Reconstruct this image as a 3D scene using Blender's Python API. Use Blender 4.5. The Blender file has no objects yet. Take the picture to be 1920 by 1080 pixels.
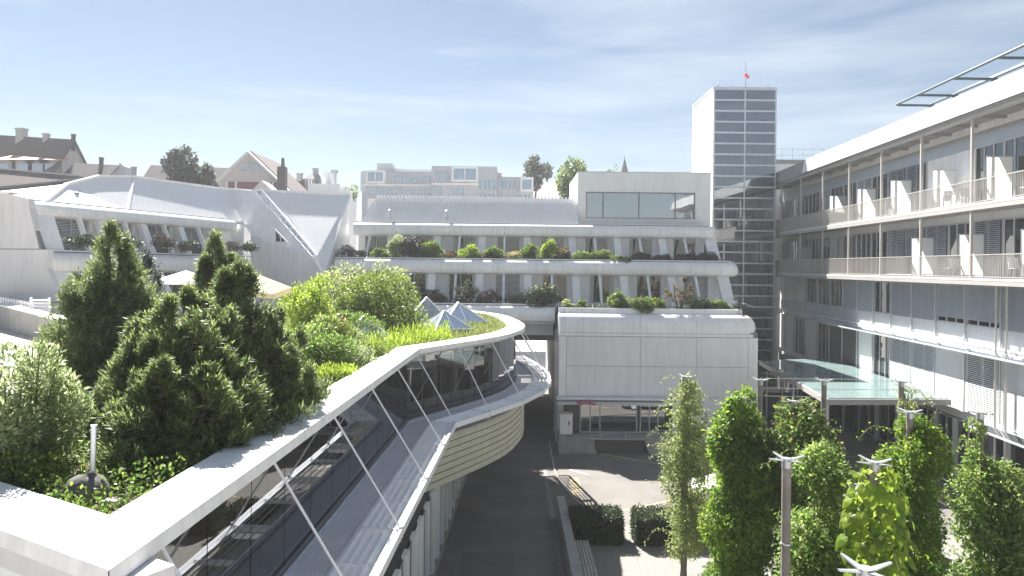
import bpy, math, random
import numpy as np
from mathutils import Vector, Matrix
R = math.radians
C = bpy.context.scene
COL = C.collection
random.seed(7)

# ------------------------------------------------------------------ camera
F = 1350.0                                   # focal length in photo pixels (1920 wide)
ROLL = R(0.6)
CAMZ = 9.8
cam_d = bpy.data.cameras.new("camera")
cam_d.sensor_width = 36.0
cam_d.lens = F / 1920 * 36.0
cam_d.shift_y = -41.0 / 1920
cam_d.clip_start = 0.2
cam_d.clip_end = 3000
cam = bpy.data.objects.new("camera", cam_d)
cam.location = (0, 0, CAMZ)
cam.rotation_euler = (math.pi / 2, -ROLL, 0)
COL.objects.link(cam)
C.camera = cam

# ------------------------------------------------------------------ light
SUN_EL, SUN_AZ = R(45), R(-26)               # azimuth from +Y towards +X
w = bpy.data.worlds.new("World")
C.world = w
w.use_nodes = True
nt = w.node_tree
nt.nodes.clear()
def N(t, **k):
    n = nt.nodes.new(t)
    for a, b in k.items():
        setattr(n, a, b)
    return n
sky = N("ShaderNodeTexSky", sky_type='NISHITA', sun_disc=False)
sky.sun_elevation = SUN_EL
sky.sun_rotation = SUN_AZ
sky.altitude = 400
sky.air_density = 1.0
sky.dust_density = 0.1
sky.ozone_density = 1.6
tc = N("ShaderNodeTexCoord")
mp = N("ShaderNodeMapping")
mp.inputs['Scale'].default_value = (1.1, 1.1, 9.0)
mp.inputs['Rotation'].default_value = (0.06, -0.10, 0.5)
nz = N("ShaderNodeTexNoise")
nz.inputs['Scale'].default_value = 1.7
nz.inputs['Detail'].default_value = 7
nz.inputs['Roughness'].default_value = 0.58
nz.inputs['Distortion'].default_value = 0.35
rp = N("ShaderNodeValToRGB")
rp.color_ramp.elements[0].position = 0.46
rp.color_ramp.elements[0].color = (0, 0, 0, 1)
rp.color_ramp.elements[1].position = 0.78
rp.color_ramp.elements[1].color = (0.50, 0.50, 0.50, 1)
cm = N("ShaderNodeMixRGB")
cm.inputs[2].default_value = (3.5, 3.75, 4.0, 1)   # thin cirrus, same scale as the sky texture
hs = N("ShaderNodeHueSaturation")
hs.inputs['Saturation'].default_value = 0.86
hs.inputs['Value'].default_value = 0.425
gm = N("ShaderNodeGamma")
gm.inputs['Gamma'].default_value = 0.88        # the photograph holds the bright sky back
bg = N("ShaderNodeBackground")
bg.inputs['Strength'].default_value = 0.050
wo = N("ShaderNodeOutputWorld")
L = nt.links.new
L(tc.outputs['Generated'], mp.inputs['Vector'])
L(mp.outputs['Vector'], nz.inputs['Vector'])
L(nz.outputs['Fac'], rp.inputs['Fac'])
L(rp.outputs['Color'], cm.inputs[0])
L(sky.outputs['Color'], gm.inputs['Color'])
L(gm.outputs['Color'], hs.inputs['Color'])
L(hs.outputs['Color'], cm.inputs[1])
L(cm.outputs['Color'], bg.inputs['Color'])
L(bg.outputs['Background'], wo.inputs['Surface'])

sd = bpy.data.lights.new("sun", 'SUN')
sd.energy = 3.0
sd.angle = R(0.53)
sd.color = (1.0, 0.955, 0.89)
so = bpy.data.objects.new("sun", sd)
sdir = Vector((math.sin(SUN_AZ) * math.cos(SUN_EL), math.cos(SUN_AZ) * math.cos(SUN_EL), math.sin(SUN_EL)))
so.rotation_euler = sdir.to_track_quat('Z', 'Y').to_euler()
so.location = (-40, 60, 80)
COL.objects.link(so)

vs = C.view_settings
vs.view_transform = 'Standard'
vs.look = 'None'
vs.exposure = 2.64
vs.gamma = 1.0
vs.use_curve_mapping = False

# ------------------------------------------------------------------ helpers
def at(px, py, Y):
    """point of the place that the photograph shows at pixel px,py when it lies Y metres away"""
    x, y = px - 960, py - 499
    c, s = math.cos(ROLL), math.sin(ROLL)
    return Vector(((x * c + y * s) / F * Y, Y, CAMZ - (-x * s + y * c) / F * Y))
def atz(px, py, z):
    x, y = px - 960, py - 499
    c, s = math.cos(ROLL), math.sin(ROLL)
    yy = (-x * s + y * c)
    Y = (CAMZ - z) * F / yy
    return Vector(((x * c + y * s) / F * Y, Y, z))

class MB:
    def __init__(s):
        s.v = []; s.f = []
    def add(s, vs, fs):
        o = len(s.v)
        s.v += [tuple(p) for p in vs]
        s.f += [tuple(i + o for i in f) for f in fs]
        return s
    def face(s, *p):
        return s.add(p, [tuple(range(len(p)))])
    def box(s, x0, x1, y0, y1, z0, z1):
        return s.add([(x0,y0,z0),(x1,y0,z0),(x1,y1,z0),(x0,y1,z0),(x0,y0,z1),(x1,y0,z1),(x1,y1,z1),(x0,y1,z1)],
                     [(3,2,1,0),(4,5,6,7),(0,1,5,4),(1,2,6,5),(2,3,7,6),(3,0,4,7)])
    def bar(s, p, q, w, h, up=(0,0,1)):
        p = Vector(p); q = Vector(q); d = (q - p).normalized(); up = Vector(up)
        sx = d.cross(up)
        if sx.length < 1e-4: sx = d.cross(Vector((1,0,0)))
        sx.normalize(); sz = sx.cross(d).normalized()
        a = sx * (w/2); b = sz * (h/2)
        return s.add([p-a-b,p+a-b,p+a+b,p-a+b,q-a-b,q+a-b,q+a+b,q-a+b],
                     [(0,1,2,3),(7,6,5,4),(0,4,5,1),(1,5,6,2),(2,6,7,3),(3,7,4,0)])
    def tube(s, p, q, r, n=8, r2=None):
        p = Vector(p); q = Vector(q); d = (q - p).normalized()
        a = d.orthogonal().normalized(); b = d.cross(a)
        r2 = r if r2 is None else r2
        vs = []
        for c, rr in ((p, r), (q, r2)):
            for i in range(n):
                t = 2*math.pi*i/n
                vs.append(c + a*math.cos(t)*rr + b*math.sin(t)*rr)
        fs = [(i, (i+1) % n, n+(i+1) % n, n+i) for i in range(n)]
        fs += [tuple(range(n-1, -1, -1)), tuple(range(n, 2*n))]
        return s.add(vs, fs)
    def pipe(s, pts, r, n=6):
        for a, b in zip(pts[:-1], pts[1:]):
            s.tube(a, b, r, n)
        return s
    def slab(s, pts, vec):
        vec = Vector(vec); n = len(pts)
        P = [Vector(p) for p in pts]
        fs = [tuple(range(n)), tuple(range(2*n-1, n-1, -1))]
        fs += [(i, n+i, n+(i+1) % n, (i+1) % n) for i in range(n)]
        return s.add(P + [p+vec for p in P], fs)
    def prism(s, pts2, z0, z1):
        return s.slab([(x, y, z0) for x, y in pts2], (0, 0, z1-z0))
    def lathe(s, c, prof, n=16):
        cx, cy, cz = c; vs = []; m = len(prof)
        for r, z in prof:
            for i in range(n):
                t = 2*math.pi*i/n
                vs.append((cx+r*math.cos(t), cy+r*math.sin(t), cz+z))
        fs = []
        for j in range(m-1):
            for i in range(n):
                fs.append((j*n+i, j*n+(i+1) % n, (j+1)*n+(i+1) % n, (j+1)*n+i))
        return s.add(vs, fs)
    def sweep(s, path, prof, full=None, i0=0, i1=None, g0=0, g1=0):
        """closed profile (inward offset, z) swept along path[i0..i1]; ends pulled in by g0, g1"""
        i1 = len(path)-1 if i1 is None else i1
        m = len(prof); cols = []
        for d, z in prof:
            op = offset(path, d)[i0:i1+1]
            op = [Vector(p) for p in op]
            if g0: op[0] = op[0] + (op[1]-op[0]).normalized()*g0
            if g1: op[-1] = op[-1] + (op[-2]-op[-1]).normalized()*g1
            cols.append([(p.x, p.y, z) for p in op])
        k = i1-i0+1
        vs = [cols[j][i] for i in range(k) for j in range(m)]
        fs = []
        for i in range(k-1):
            for j in range(m):
                a, b = i*m+j, i*m+(j+1) % m
                fs.append((a, b, b+m, a+m))
        fs.append(tuple(range(m-1, -1, -1)))
        fs.append(tuple(range((k-1)*m, k*m)))
        return s.add(vs, fs)

def offset(path, d):
    """offset to the left of the walking direction, mitred"""
    P = [Vector((p[0], p[1])) for p in path]; out = []
    for i, p in enumerate(P):
        ds = []
        if i > 0: ds.append((p-P[i-1]).normalized())
        if i < len(P)-1: ds.append((P[i+1]-p).normalized())
        ns = [Vector((-t.y, t.x)) for t in ds]
        n = sum(ns, Vector((0, 0))).normalized()
        k = 1/max(0.35, n.dot(ns[0]))
        out.append(p + n*d*k)
    return out
def catmull(pts, k):
    P = [Vector(p) for p in pts]; out = []
    P = [P[0]*2-P[1]] + P + [P[-1]*2-P[-2]]
    for i in range(1, len(P)-2):
        a, b, c, d = P[i-1:i+3]
        for j in range(k):
            t = j/k
            out.append(0.5*((2*b)+(c-a)*t+(2*a-5*b+4*c-d)*t*t+(3*b-a-3*c+d)*t**3))
    out.append(P[-2])
    return out

OFF = {}
def root_of(o):
    while o.parent: o = o.parent
    return o
def link(o, parent=None):
    COL.objects.link(o)
    if parent: o.parent = parent
    return o
def tag(o, label, cat, group=None, kind=None):
    if label: o['label'] = label
    if cat: o['category'] = cat
    if group: o['group'] = group
    if kind: o['kind'] = kind
    return o
def thing(name, label, cat, loc=(0,0,0), rz=0, group=None, local=False):
    o = bpy.data.objects.new(name, None)
    o.empty_display_size = 0.3
    l = Vector(loc)
    OFF[o] = Vector((0,0,0)) if local else l
    o.location = l if local else Matrix.Rotation(rz, 3, 'Z') @ l
    o.rotation_euler = (0, 0, rz)
    COL.objects.link(o)
    return tag(o, label, cat, group)
def mesh_of(name, mb, mat, smooth=False):
    me = bpy.data.meshes.new(name)
    me.from_pydata(mb.v, [], mb.f)
    if smooth:
        me.polygons.foreach_set('use_smooth', [True]*len(me.polygons))
        if hasattr(me, 'set_sharp_from_angle'): me.set_sharp_from_angle(angle=R(38))
    if mat: me.materials.append(mat)
    me.update()
    return me
def part(name, mb, mat, parent=None, smooth=False, kind=None, label=None):
    if parent is not None:
        o = OFF.get(root_of(parent), Vector((0,0,0)))
        if o.length: mb.v = [(x-o.x, y-o.y, z-o.z) for x, y, z in mb.v]
    ob = bpy.data.objects.new(name, mesh_of(name, mb, mat, smooth))
    link(ob, parent)
    if kind: ob['kind'] = kind
    if label: ob['label'] = label
    return ob
def solo(name, mb, mat, label, cat, group=None, smooth=False, base=None):
    """a thing that is one mesh, its origin at its base"""
    xs = np.array(mb.v)
    b = Vector(base) if base is not None else Vector((xs[:,0].mean(), xs[:,1].mean(), xs[:,2].min()))
    mb.v = [(x-b.x, y-b.y, z-b.z) for x, y, z in mb.v]
    ob = bpy.data.objects.new(name, mesh_of(name, mb, mat, smooth))
    ob.location = b
    link(ob)
    return tag(ob, label, cat, group)
def struct(name, mb, mat, label=None):
    ob = bpy.data.objects.new(name, mesh_of(name, mb, mat))
    link(ob); ob['kind'] = 'structure'
    if label: ob['label'] = label
    return ob
def again(src, parent, loc=(0,0,0), rot=(0,0,0), scale=None):
    c = src.copy(); link(c, parent); c.location = loc; c.rotation_euler = rot
    if scale: c.scale = scale
    return c
def copy_thing(src, loc, rz, sc, label, group=None):
    r = src.copy(); link(r); r.location = loc; r.rotation_euler = (0,0,rz); r.scale = sc
    r['label'] = label
    if group: r['group'] = group
    for ch in src.children:
        c = ch.copy(); link(c, r)
        for g in ch.children:
            d = g.copy(); link(d, c)
    return r
# ------------------------------------------------------------------ materials
def mat(name, col, rough=0.5, metal=0.0, var=0.08, scale=1.5, bump=0.0, bscale=40, spec=0.5, streak=0.0, hue=None):
    m = bpy.data.materials.new(name); m.use_nodes = True
    t = m.node_tree; n = t.nodes; b = n['Principled BSDF']
    b.inputs['Roughness'].default_value = rough
    b.inputs['Metallic'].default_value = metal
    b.inputs['Specular IOR Level'].default_value = spec
    tc = n.new('ShaderNodeTexCoord')
    no = n.new('ShaderNodeTexNoise'); no.inputs['Scale'].default_value = scale
    no.inputs['Detail'].default_value = 6; no.inputs['Roughness'].default_value = 0.65
    t.links.new(tc.outputs['Object'], no.inputs['Vector'])
    rp = n.new('ShaderNodeValToRGB')
    c = Vector(col); h = Vector(hue) if hue else c
    rp.color_ramp.elements[0].position = 0.3; rp.color_ramp.elements[1].position = 0.7
    rp.color_ramp.elements[0].color = (*[max(0, x*(1-var)) for x in c], 1)
    rp.color_ramp.elements[1].color = (*[min(1, x*(1+var*0.7)) for x in h], 1)
    t.links.new(no.outputs['Fac'], rp.inputs['Fac'])
    out = rp.outputs['Color']
    if streak:
        mp = n.new('ShaderNodeMapping'); mp.inputs['Scale'].default_value = (3.5, 3.5, 0.35)
        t.links.new(tc.outputs['Object'], mp.inputs['Vector'])
        n2 = n.new('ShaderNodeTexNoise'); n2.inputs['Scale'].default_value = 1.6; n2.inputs['Detail'].default_value = 5
        t.links.new(mp.outputs['Vector'], n2.inputs['Vector'])
        r2 = n.new('ShaderNodeValToRGB')
        r2.color_ramp.elements[0].position = 0.35; r2.color_ramp.elements[1].position = 0.62
        k = 1-streak
        r2.color_ramp.elements[0].color = (k, k, k*0.98, 1); r2.color_ramp.elements[1].color = (1, 1, 1, 1)
        t.links.new(n2.outputs['Fac'], r2.inputs['Fac'])
        mx = n.new('ShaderNodeMixRGB'); mx.blend_type = 'MULTIPLY'; mx.inputs[0].default_value = 1
        t.links.new(out, mx.inputs[1]); t.links.new(r2.outputs['Color'], mx.inputs[2])
        out = mx.outputs['Color']
    t.links.new(out, b.inputs['Base Color'])
    if bump:
        nb = n.new('ShaderNodeTexNoise'); nb.inputs['Scale'].default_value = bscale; nb.inputs['Detail'].default_value = 4
        t.links.new(tc.outputs['Object'], nb.inputs['Vector'])
        bu = n.new('ShaderNodeBump'); bu.inputs['Strength'].default_value = bump; bu.inputs['Distance'].default_value = 0.02
        t.links.new(nb.outputs['Fac'], bu.inputs['Height']); t.links.new(bu.outputs['Normal'], b.inputs['Normal'])
    return m

def leaf_mat(name, c0, c1, c2, trans=0.4, gloss=0.25):
    m = bpy.data.materials.new(name); m.use_nodes = True
    t = m.node_tree; n = t.nodes; b = n['Principled BSDF']; out = n['Material Output']
    g = n.new('ShaderNodeNewGeometry')
    rp = n.new('ShaderNodeValToRGB')
    e = rp.color_ramp.elements
    e[0].position = 0.0; e[0].color = (*c0, 1)
    e[1].position = 1.0; e[1].color = (*c2, 1)
    k = e.new(0.55); k.color = (*c1, 1)
    t.links.new(g.outputs['Random Per Island'], rp.inputs['Fac'])
    t.links.new(rp.outputs['Color'], b.inputs['Base Color'])
    b.inputs['Roughness'].default_value = 0.48
    b.inputs['Specular IOR Level'].default_value = gloss
    tr = n.new('ShaderNodeBsdfTranslucent')
    hs = n.new('ShaderNodeHueSaturation'); hs.inputs['Value'].default_value = 1.7; hs.inputs['Hue'].default_value = 0.494
    t.links.new(rp.outputs['Color'], hs.inputs['Color']); t.links.new(hs.outputs['Color'], tr.inputs['Color'])
    mx = n.new('ShaderNodeMixShader'); mx.inputs[0].default_value = trans
    t.links.new(b.outputs[0], mx.inputs[1]); t.links.new(tr.outputs[0], mx.inputs[2])
    t.links.new(mx.outputs[0], out.inputs['Surface'])
    return m

def glass(name, tint, refl=0.3, rough=0.01, clear=0.0, wob=0.0):
    """window glass: mirror part that grows at grazing angles, the rest tinted dark (clear = seen through)"""
    m = bpy.data.materials.new(name); m.use_nodes = True
    t = m.node_tree; n = t.nodes; out = n['Material Output']; b = n['Principled BSDF']
    b.inputs['Base Color'].default_value = (*tint, 1); b.inputs['Roughness'].default_value = 0.35
    b.inputs['Specular IOR Level'].default_value = 0.0
    gl = n.new('ShaderNodeBsdfGlossy'); gl.inputs['Roughness'].default_value = rough
    gl.inputs['Color'].default_value = (0.92, 0.95, 0.97, 1)
    base = b.outputs[0]
    if clear:
        tp = n.new('ShaderNodeBsdfTransparent'); tp.inputs['Color'].default_value = (0.78, 0.85, 0.86, 1)
        m1 = n.new('ShaderNodeMixShader'); m1.inputs[0].default_value = clear
        t.links.new(b.outputs[0], m1.inputs[1]); t.links.new(tp.outputs[0], m1.inputs[2]); base = m1.outputs[0]
    fr = n.new('ShaderNodeFresnel'); fr.inputs['IOR'].default_value = 1.5
    mr = n.new('ShaderNodeMapRange'); mr.inputs['To Min'].default_value = refl-0.04; mr.inputs['To Max'].default_value = 1.0
    t.links.new(fr.outputs[0], mr.inputs['Value'])
    if wob:
        tc = n.new('ShaderNodeTexCoord'); nb = n.new('ShaderNodeTexNoise'); nb.inputs['Scale'].default_value = 0.7
        t.links.new(tc.outputs['Object'], nb.inputs['Vector'])
        bu = n.new('ShaderNodeBump'); bu.inputs['Strength'].default_value = wob; bu.inputs['Distance'].default_value = 0.05
        t.links.new(nb.outputs['Fac'], bu.inputs['Height']); t.links.new(bu.outputs['Normal'], gl.inputs['Normal'])
    mx = n.new('ShaderNodeMixShader')
    t.links.new(mr.outputs[0], mx.inputs[0]); t.links.new(base, mx.inputs[1]); t.links.new(gl.outputs[0], mx.inputs[2])
    t.links.new(mx.outputs[0], out.inputs['Surface'])
    return m

def translucent(name, col, f=0.5):
    m = bpy.data.materials.new(name); m.use_nodes = True
    t = m.node_tree; n = t.nodes; out = n['Material Output']; b = n['Principled BSDF']
    b.inputs['Base Color'].default_value = (*col, 1); b.inputs['Roughness'].default_value = 0.5
    no = n.new('ShaderNodeTexNoise'); no.inputs['Scale'].default_value = 6
    rp = n.new('ShaderNodeValToRGB'); rp.color_ramp.elements[0].color = (*[c*0.93 for c in col], 1); rp.color_ramp.elements[1].color = (*col, 1)
    t.links.new(no.outputs['Fac'], rp.inputs['Fac']); t.links.new(rp.outputs['Color'], b.inputs['Base Color'])
    tr = n.new('ShaderNodeBsdfTranslucent'); tr.inputs['Color'].default_value = (*col, 1)
    mx = n.new('ShaderNodeMixShader'); mx.inputs[0].default_value = f
    t.links.new(b.outputs[0], mx.inputs[1]); t.links.new(tr.outputs[0], mx.inputs[2])
    t.links.new(mx.outputs[0], out.inputs['Surface'])
    return m

M = dict(
    white=mat('white_cladding', (0.87, 0.87, 0.88), 0.32, var=0.05, scale=0.8, streak=0.10),
    panel=mat('grey_white_panel', (0.80, 0.81, 0.825), 0.42, var=0.06, scale=0.7, streak=0.07),
    coping=mat('white_coping', (0.84, 0.84, 0.83), 0.5, var=0.10, scale=1.6, bump=0.08, streak=0.10),
    roofwhite=mat('white_roof_sheet', (0.82, 0.825, 0.84), 0.4, var=0.04, scale=0.6, streak=0.04),
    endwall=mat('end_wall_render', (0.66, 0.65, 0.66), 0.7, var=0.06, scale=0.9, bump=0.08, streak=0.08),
    joint=mat('dark_joint', (0.20, 0.20, 0.21), 0.8),
    dark=mat('dark_void', (0.03, 0.03, 0.034), 0.8),
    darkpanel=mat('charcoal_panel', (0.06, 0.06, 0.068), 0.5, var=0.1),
    concrete=mat('concrete', (0.36, 0.355, 0.35), 0.85, var=0.14, scale=2.0, bump=0.25, bscale=25, streak=0.12),
    greymetal=mat('grey_metal', (0.45, 0.46, 0.49), 0.38, metal=0.55, var=0.06),
    steel=mat('galvanised_steel', (0.62, 0.64, 0.68), 0.4, metal=0.6, var=0.12, scale=6),
    rod=mat('white_painted_steel', (0.78, 0.79, 0.82), 0.35, var=0.04),
    louvre=mat('louvre_sheet', (0.82, 0.84, 0.87), 0.36, metal=0.0, var=0.06, scale=2),
    grate=mat('grating_steel', (0.60, 0.63, 0.70), 0.45, metal=0.0, var=0.08),
    taupe=mat('taupe_steel', (0.50, 0.475, 0.45), 0.4, metal=0.25, var=0.05),
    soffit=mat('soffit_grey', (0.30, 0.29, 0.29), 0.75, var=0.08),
    cream=mat('cream_board', (0.60, 0.59, 0.49), 0.6, var=0.09, scale=2.2, streak=0.10, bump=0.06),
    blind=mat('blind_slat', (0.60, 0.62, 0.67), 0.42, metal=0.2, var=0.04),
    blindwhite=mat('white_blind', (0.74, 0.74, 0.75), 0.5, var=0.03),
    frame=mat('window_frame', (0.55, 0.56, 0.58), 0.4, metal=0.2, var=0.05),
    bluegrey=mat('blue_grey_band', (0.42, 0.47, 0.53), 0.35, metal=0.2, var=0.05),
    teal=mat('dark_green_tube', (0.05, 0.085, 0.095), 0.45, var=0.1),
    asphalt=mat('asphalt', (0.17, 0.163, 0.163), 0.9, var=0.22, scale=0.55, bump=0.35, bscale=60, hue=(0.19, 0.178, 0.17)),
    paving=mat('light_asphalt', (0.158, 0.147, 0.137), 0.9, var=0.22, scale=0.5, bump=0.3, bscale=60),
    spandrel=mat('spandrel_panel', (0.56, 0.59, 0.63), 0.4, var=0.06, streak=0.05),
    patch=mat('patched_asphalt', (0.148, 0.142, 0.141), 0.92, var=0.15, scale=2, bump=0.3, bscale=50),
    gravel=mat('pale_gravel', (0.235, 0.225, 0.21), 0.95, var=0.35, scale=9, bump=0.9, bscale=24),
    terrace=mat('terrace_paving', (0.55, 0.52, 0.48), 0.85, var=0.12, scale=2, bump=0.1),
    soil=mat('planting_soil', (0.075, 0.055, 0.04), 0.95, var=0.4, scale=5, bump=0.9, bscale=18),
    yellow=mat('road_yellow', (0.45, 0.38, 0.19), 0.8, var=0.2, scale=7),
    whiteline=mat('road_white', (0.62, 0.61, 0.58), 0.8, var=0.2, scale=7),
    hose=mat('pale_hose', (0.60, 0.56, 0.46), 0.5),
    post=mat('weathered_timber', (0.27, 0.235, 0.215), 0.85, var=0.22, scale=3, bump=0.3, bscale=30, streak=0.25),
    bench=mat('bench_timber', (0.40, 0.37, 0.33), 0.75, var=0.15, scale=4, streak=0.1),
    bark=mat('bark', (0.085, 0.06, 0.045), 0.9, var=0.3, scale=12, bump=0.6),
    twig=mat('green_twig', (0.16, 0.15, 0.07), 0.8, var=0.2),
    rock=mat('dark_rock', (0.12, 0.115, 0.11), 0.9, var=0.3, scale=6, bump=0.8, bscale=14),
    sign=mat('magenta_sign', (0.42, 0.02, 0.15), 0.4, var=0.03),
    red=mat('red_fabric', (0.65, 0.06, 0.10), 0.7, var=0.05),
    tile=mat('brown_roof_tile', (0.085, 0.064, 0.066), 0.8, var=0.2, scale=3, bump=0.3, bscale=20),
    tileridge=mat('slate_ridge', (0.08, 0.07, 0.075), 0.8, var=0.15),
    dormer=mat('dormer_terracotta', (0.46, 0.26, 0.18), 0.8, var=0.2, scale=4),
    stucco=mat('old_stucco', (0.40, 0.385, 0.385), 0.85, var=0.1, scale=2),
    pinkgable=mat('pink_gable_render', (0.60, 0.56, 0.55), 0.8, var=0.06),
    maroon=mat('maroon_boarding', (0.22, 0.09, 0.10), 0.7, var=0.12),
    aptwall=mat('apartment_panel', (0.47, 0.485, 0.52), 0.5, var=0.06),
    copper=mat('spire_slate', (0.10, 0.09, 0.10), 0.7),
    silver=mat('skylight_metal', (0.70, 0.71, 0.72), 0.3, metal=0.4, var=0.05),
    carpaint=mat('white_car_paint', (0.80, 0.80, 0.80), 0.15, var=0.01, spec=0.6),
    rubber=mat('tyre_rubber', (0.025, 0.025, 0.025), 0.8),
    canvas=translucent('white_canvas', (0.86, 0.85, 0.82), 0.45),
    beige=translucent('beige_canvas', (0.72, 0.62, 0.44), 0.5),
    screen=translucent('frosted_screen', (0.88, 0.90, 0.87), 0.75),
    g_dark=glass('dark_window_glass', (0.018, 0.019, 0.023), 0.10, wob=0.08),
    g_mirror=glass('tinted_band_glass', (0.034, 0.029, 0.026), 0.19, wob=0.03),
    g_box=glass('grey_window_glass', (0.20, 0.215, 0.24), 0.32, wob=0.06),
    g_tower=glass('tower_glass', (0.06, 0.08, 0.105), 0.20, clear=0.30, wob=0.05),
    g_green=glass('green_sheet_glass', (0.34, 0.47, 0.46), 0.18, clear=0.25),
    g_sky=glass('skylight_glass', (0.55, 0.56, 0.56), 0.05, rough=0.12, clear=0.72),
    g_apt=glass('apartment_glass', (0.15, 0.21, 0.27), 0.32),
    curtain=mat('curtain', (0.55, 0.53, 0.50), 0.9, var=0.1),
    L_pine=leaf_mat('pine_needles', (0.052, 0.090, 0.032), (0.112, 0.160, 0.050), (0.25, 0.29, 0.11), 0.5, 0.3),
    L_bluepine=leaf_mat('blue_needles', (0.03, 0.05, 0.045), (0.05, 0.075, 0.065), (0.09, 0.12, 0.09), 0.2, 0.3),
    L_bright=leaf_mat('bright_leaves', (0.06, 0.11, 0.018), (0.11, 0.17, 0.025), (0.22, 0.27, 0.05), 0.42),
    L_mid=leaf_mat('mid_leaves', (0.05, 0.105, 0.02), (0.095, 0.165, 0.032), (0.21, 0.27, 0.06), 0.5),
    L_dark=leaf_mat('dark_leaves', (0.016, 0.034, 0.014), (0.028, 0.052, 0.02), (0.06, 0.09, 0.035), 0.25, 0.4),
    L_silver=leaf_mat('silver_leaves', (0.12, 0.175, 0.065), (0.22, 0.28, 0.12), (0.44, 0.48, 0.28), 0.42, 0.4),
    L_pale=leaf_mat('pale_leaves', (0.12, 0.17, 0.05), (0.22, 0.27, 0.09), (0.36, 0.38, 0.17), 0.5),
    L_lime=leaf_mat('lime_leaves', (0.12, 0.20, 0.02), (0.20, 0.29, 0.03), (0.33, 0.40, 0.07), 0.5),
    L_climb=leaf_mat('climbing_leaves', (0.08, 0.15, 0.03), (0.14, 0.225, 0.05), (0.30, 0.36, 0.11), 0.52),
    g_shop=glass('shopfront_glass', (0.035, 0.032, 0.03), 0.34, wob=0.05),
    L_rust=leaf_mat('rusty_leaves', (0.06, 0.055, 0.022), (0.10, 0.09, 0.035), (0.22, 0.14, 0.07), 0.35),
    L_purple=leaf_mat('purple_leaves', (0.035, 0.025, 0.03), (0.055, 0.04, 0.045), (0.09, 0.07, 0.07), 0.25),
    L_vine=leaf_mat('vine_leaves', (0.065, 0.135, 0.016), (0.125, 0.22, 0.024), (0.26, 0.34, 0.045), 0.55),
    L_hydr=leaf_mat('climber_leaves', (0.03, 0.065, 0.016), (0.075, 0.12, 0.025), (0.24, 0.21, 0.08), 0.38),
    L_grass=leaf_mat('grass_blades', (0.08, 0.125, 0.03), (0.15, 0.19, 0.05), (0.30, 0.31, 0.14), 0.42),
    L_far=leaf_mat('far_leaves', (0.10, 0.15, 0.08), (0.17, 0.22, 0.11), (0.28, 0.32, 0.17), 0.45),
    L_fardark=leaf_mat('far_dark_leaves', (0.05, 0.065, 0.055), (0.08, 0.095, 0.075), (0.13, 0.14, 0.11), 0.3),
    L_pink=leaf_mat('pink_flowers', (0.45, 0.16, 0.16), (0.55, 0.25, 0.2), (0.7, 0.5, 0.42), 0.3),
    L_litter=leaf_mat('fallen_leaves', (0.12, 0.06, 0.03), (0.2, 0.11, 0.07), (0.4, 0.27, 0.22), 0.1),
)
# ------------------------------------------------------------------ plants (leaf-sized faces spread through the crown)
rng = np.random.default_rng(11)
def unit(a):
    return a / np.maximum(np.linalg.norm(a, axis=-1, keepdims=True), 1e-9)
def leaf_faces(Cn, D, Nn, Ln, Wd, fold=0.0):
    """one diamond-shaped leaf per row"""
    S = unit(np.cross(D, Nn)); Ln = Ln[:, None]; Wd = Wd[:, None]
    mid = Cn + D*Ln*0.45 + unit(Nn)*Ln*fold
    a = Cn; b = mid + S*Wd*0.5; c = Cn + D*Ln; d = mid - S*Wd*0.5
    return np.stack([a, b, c, d], 1).reshape(-1, 3)
def quad_mesh(name, V, m):
    n = len(V)//4
    me = bpy.data.meshes.new(name)
    me.vertices.add(len(V)); me.vertices.foreach_set('co', V.astype(np.float32).ravel())
    me.loops.add(n*4); me.loops.foreach_set('vertex_index', np.arange(n*4, dtype=np.int32))
    me.polygons.add(n); me.polygons.foreach_set('loop_start', np.arange(0, n*4, 4, dtype=np.int32))
    try: me.polygons.foreach_set('loop_total', np.full(n, 4, dtype=np.int32))
    except Exception: pass
    me.materials.append(m); me.update(calc_edges=True)
    return me
def put(name, me, parent, kind=None):
    o = bpy.data.objects.new(name, me); link(o, parent)
    if kind: o['kind'] = kind
    return o
def sphere_dirs(n):
    v = rng.normal(size=(n, 3)); return unit(v)
def clump_leaves(clumps, n, ll, lw, out=0.7, up=0.35, droop=0.0, shell=0.55):
    """clumps: rows x,y,z,rx,ry,rz"""
    cl = np.array(clumps, float)
    vol = np.cbrt(cl[:, 3]*cl[:, 4]*cl[:, 5])**2
    k = rng.choice(len(cl), n, p=vol/vol.sum())
    d = sphere_dirs(n)
    r = shell + (1-shell)*rng.random(n)**0.6
    r = np.where(rng.random(n) < 0.07, r*1.18, r)
    r *= 1 + 0.16*rng.normal(size=n)*(rng.random(n) < 0.25)
    P = cl[k, :3] + d*cl[k, 3:6]*r[:, None]
    D = unit(d*out + rng.normal(size=(n, 3))*0.55 + np.array([0, 0, up-droop]))
    Nn = unit(d*0.6 + rng.normal(size=(n, 3))*0.5 + np.array([0, 0, 0.8]))
    s = 0.65 + 0.7*rng.random(n)
    return leaf_faces(P, D, Nn, ll*s, lw*s, 0.06)
def dome_clumps(n, w, d, h, size=0.38, z0=0.0, flat=1.0):
    out = []
    for i in range(n):
        a = rng.random()*2*math.pi; r = math.sqrt(rng.random())*0.72
        z = z0 + h*(0.15 + 0.75*rng.random()*(1-r*r*0.75))
        s = size*(0.65+0.6*rng.random())
        out.append((math.cos(a)*r*w/2, math.sin(a)*r*d/2, z, s*w/2, s*d/2, s*h*0.55*flat))
    return out
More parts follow.
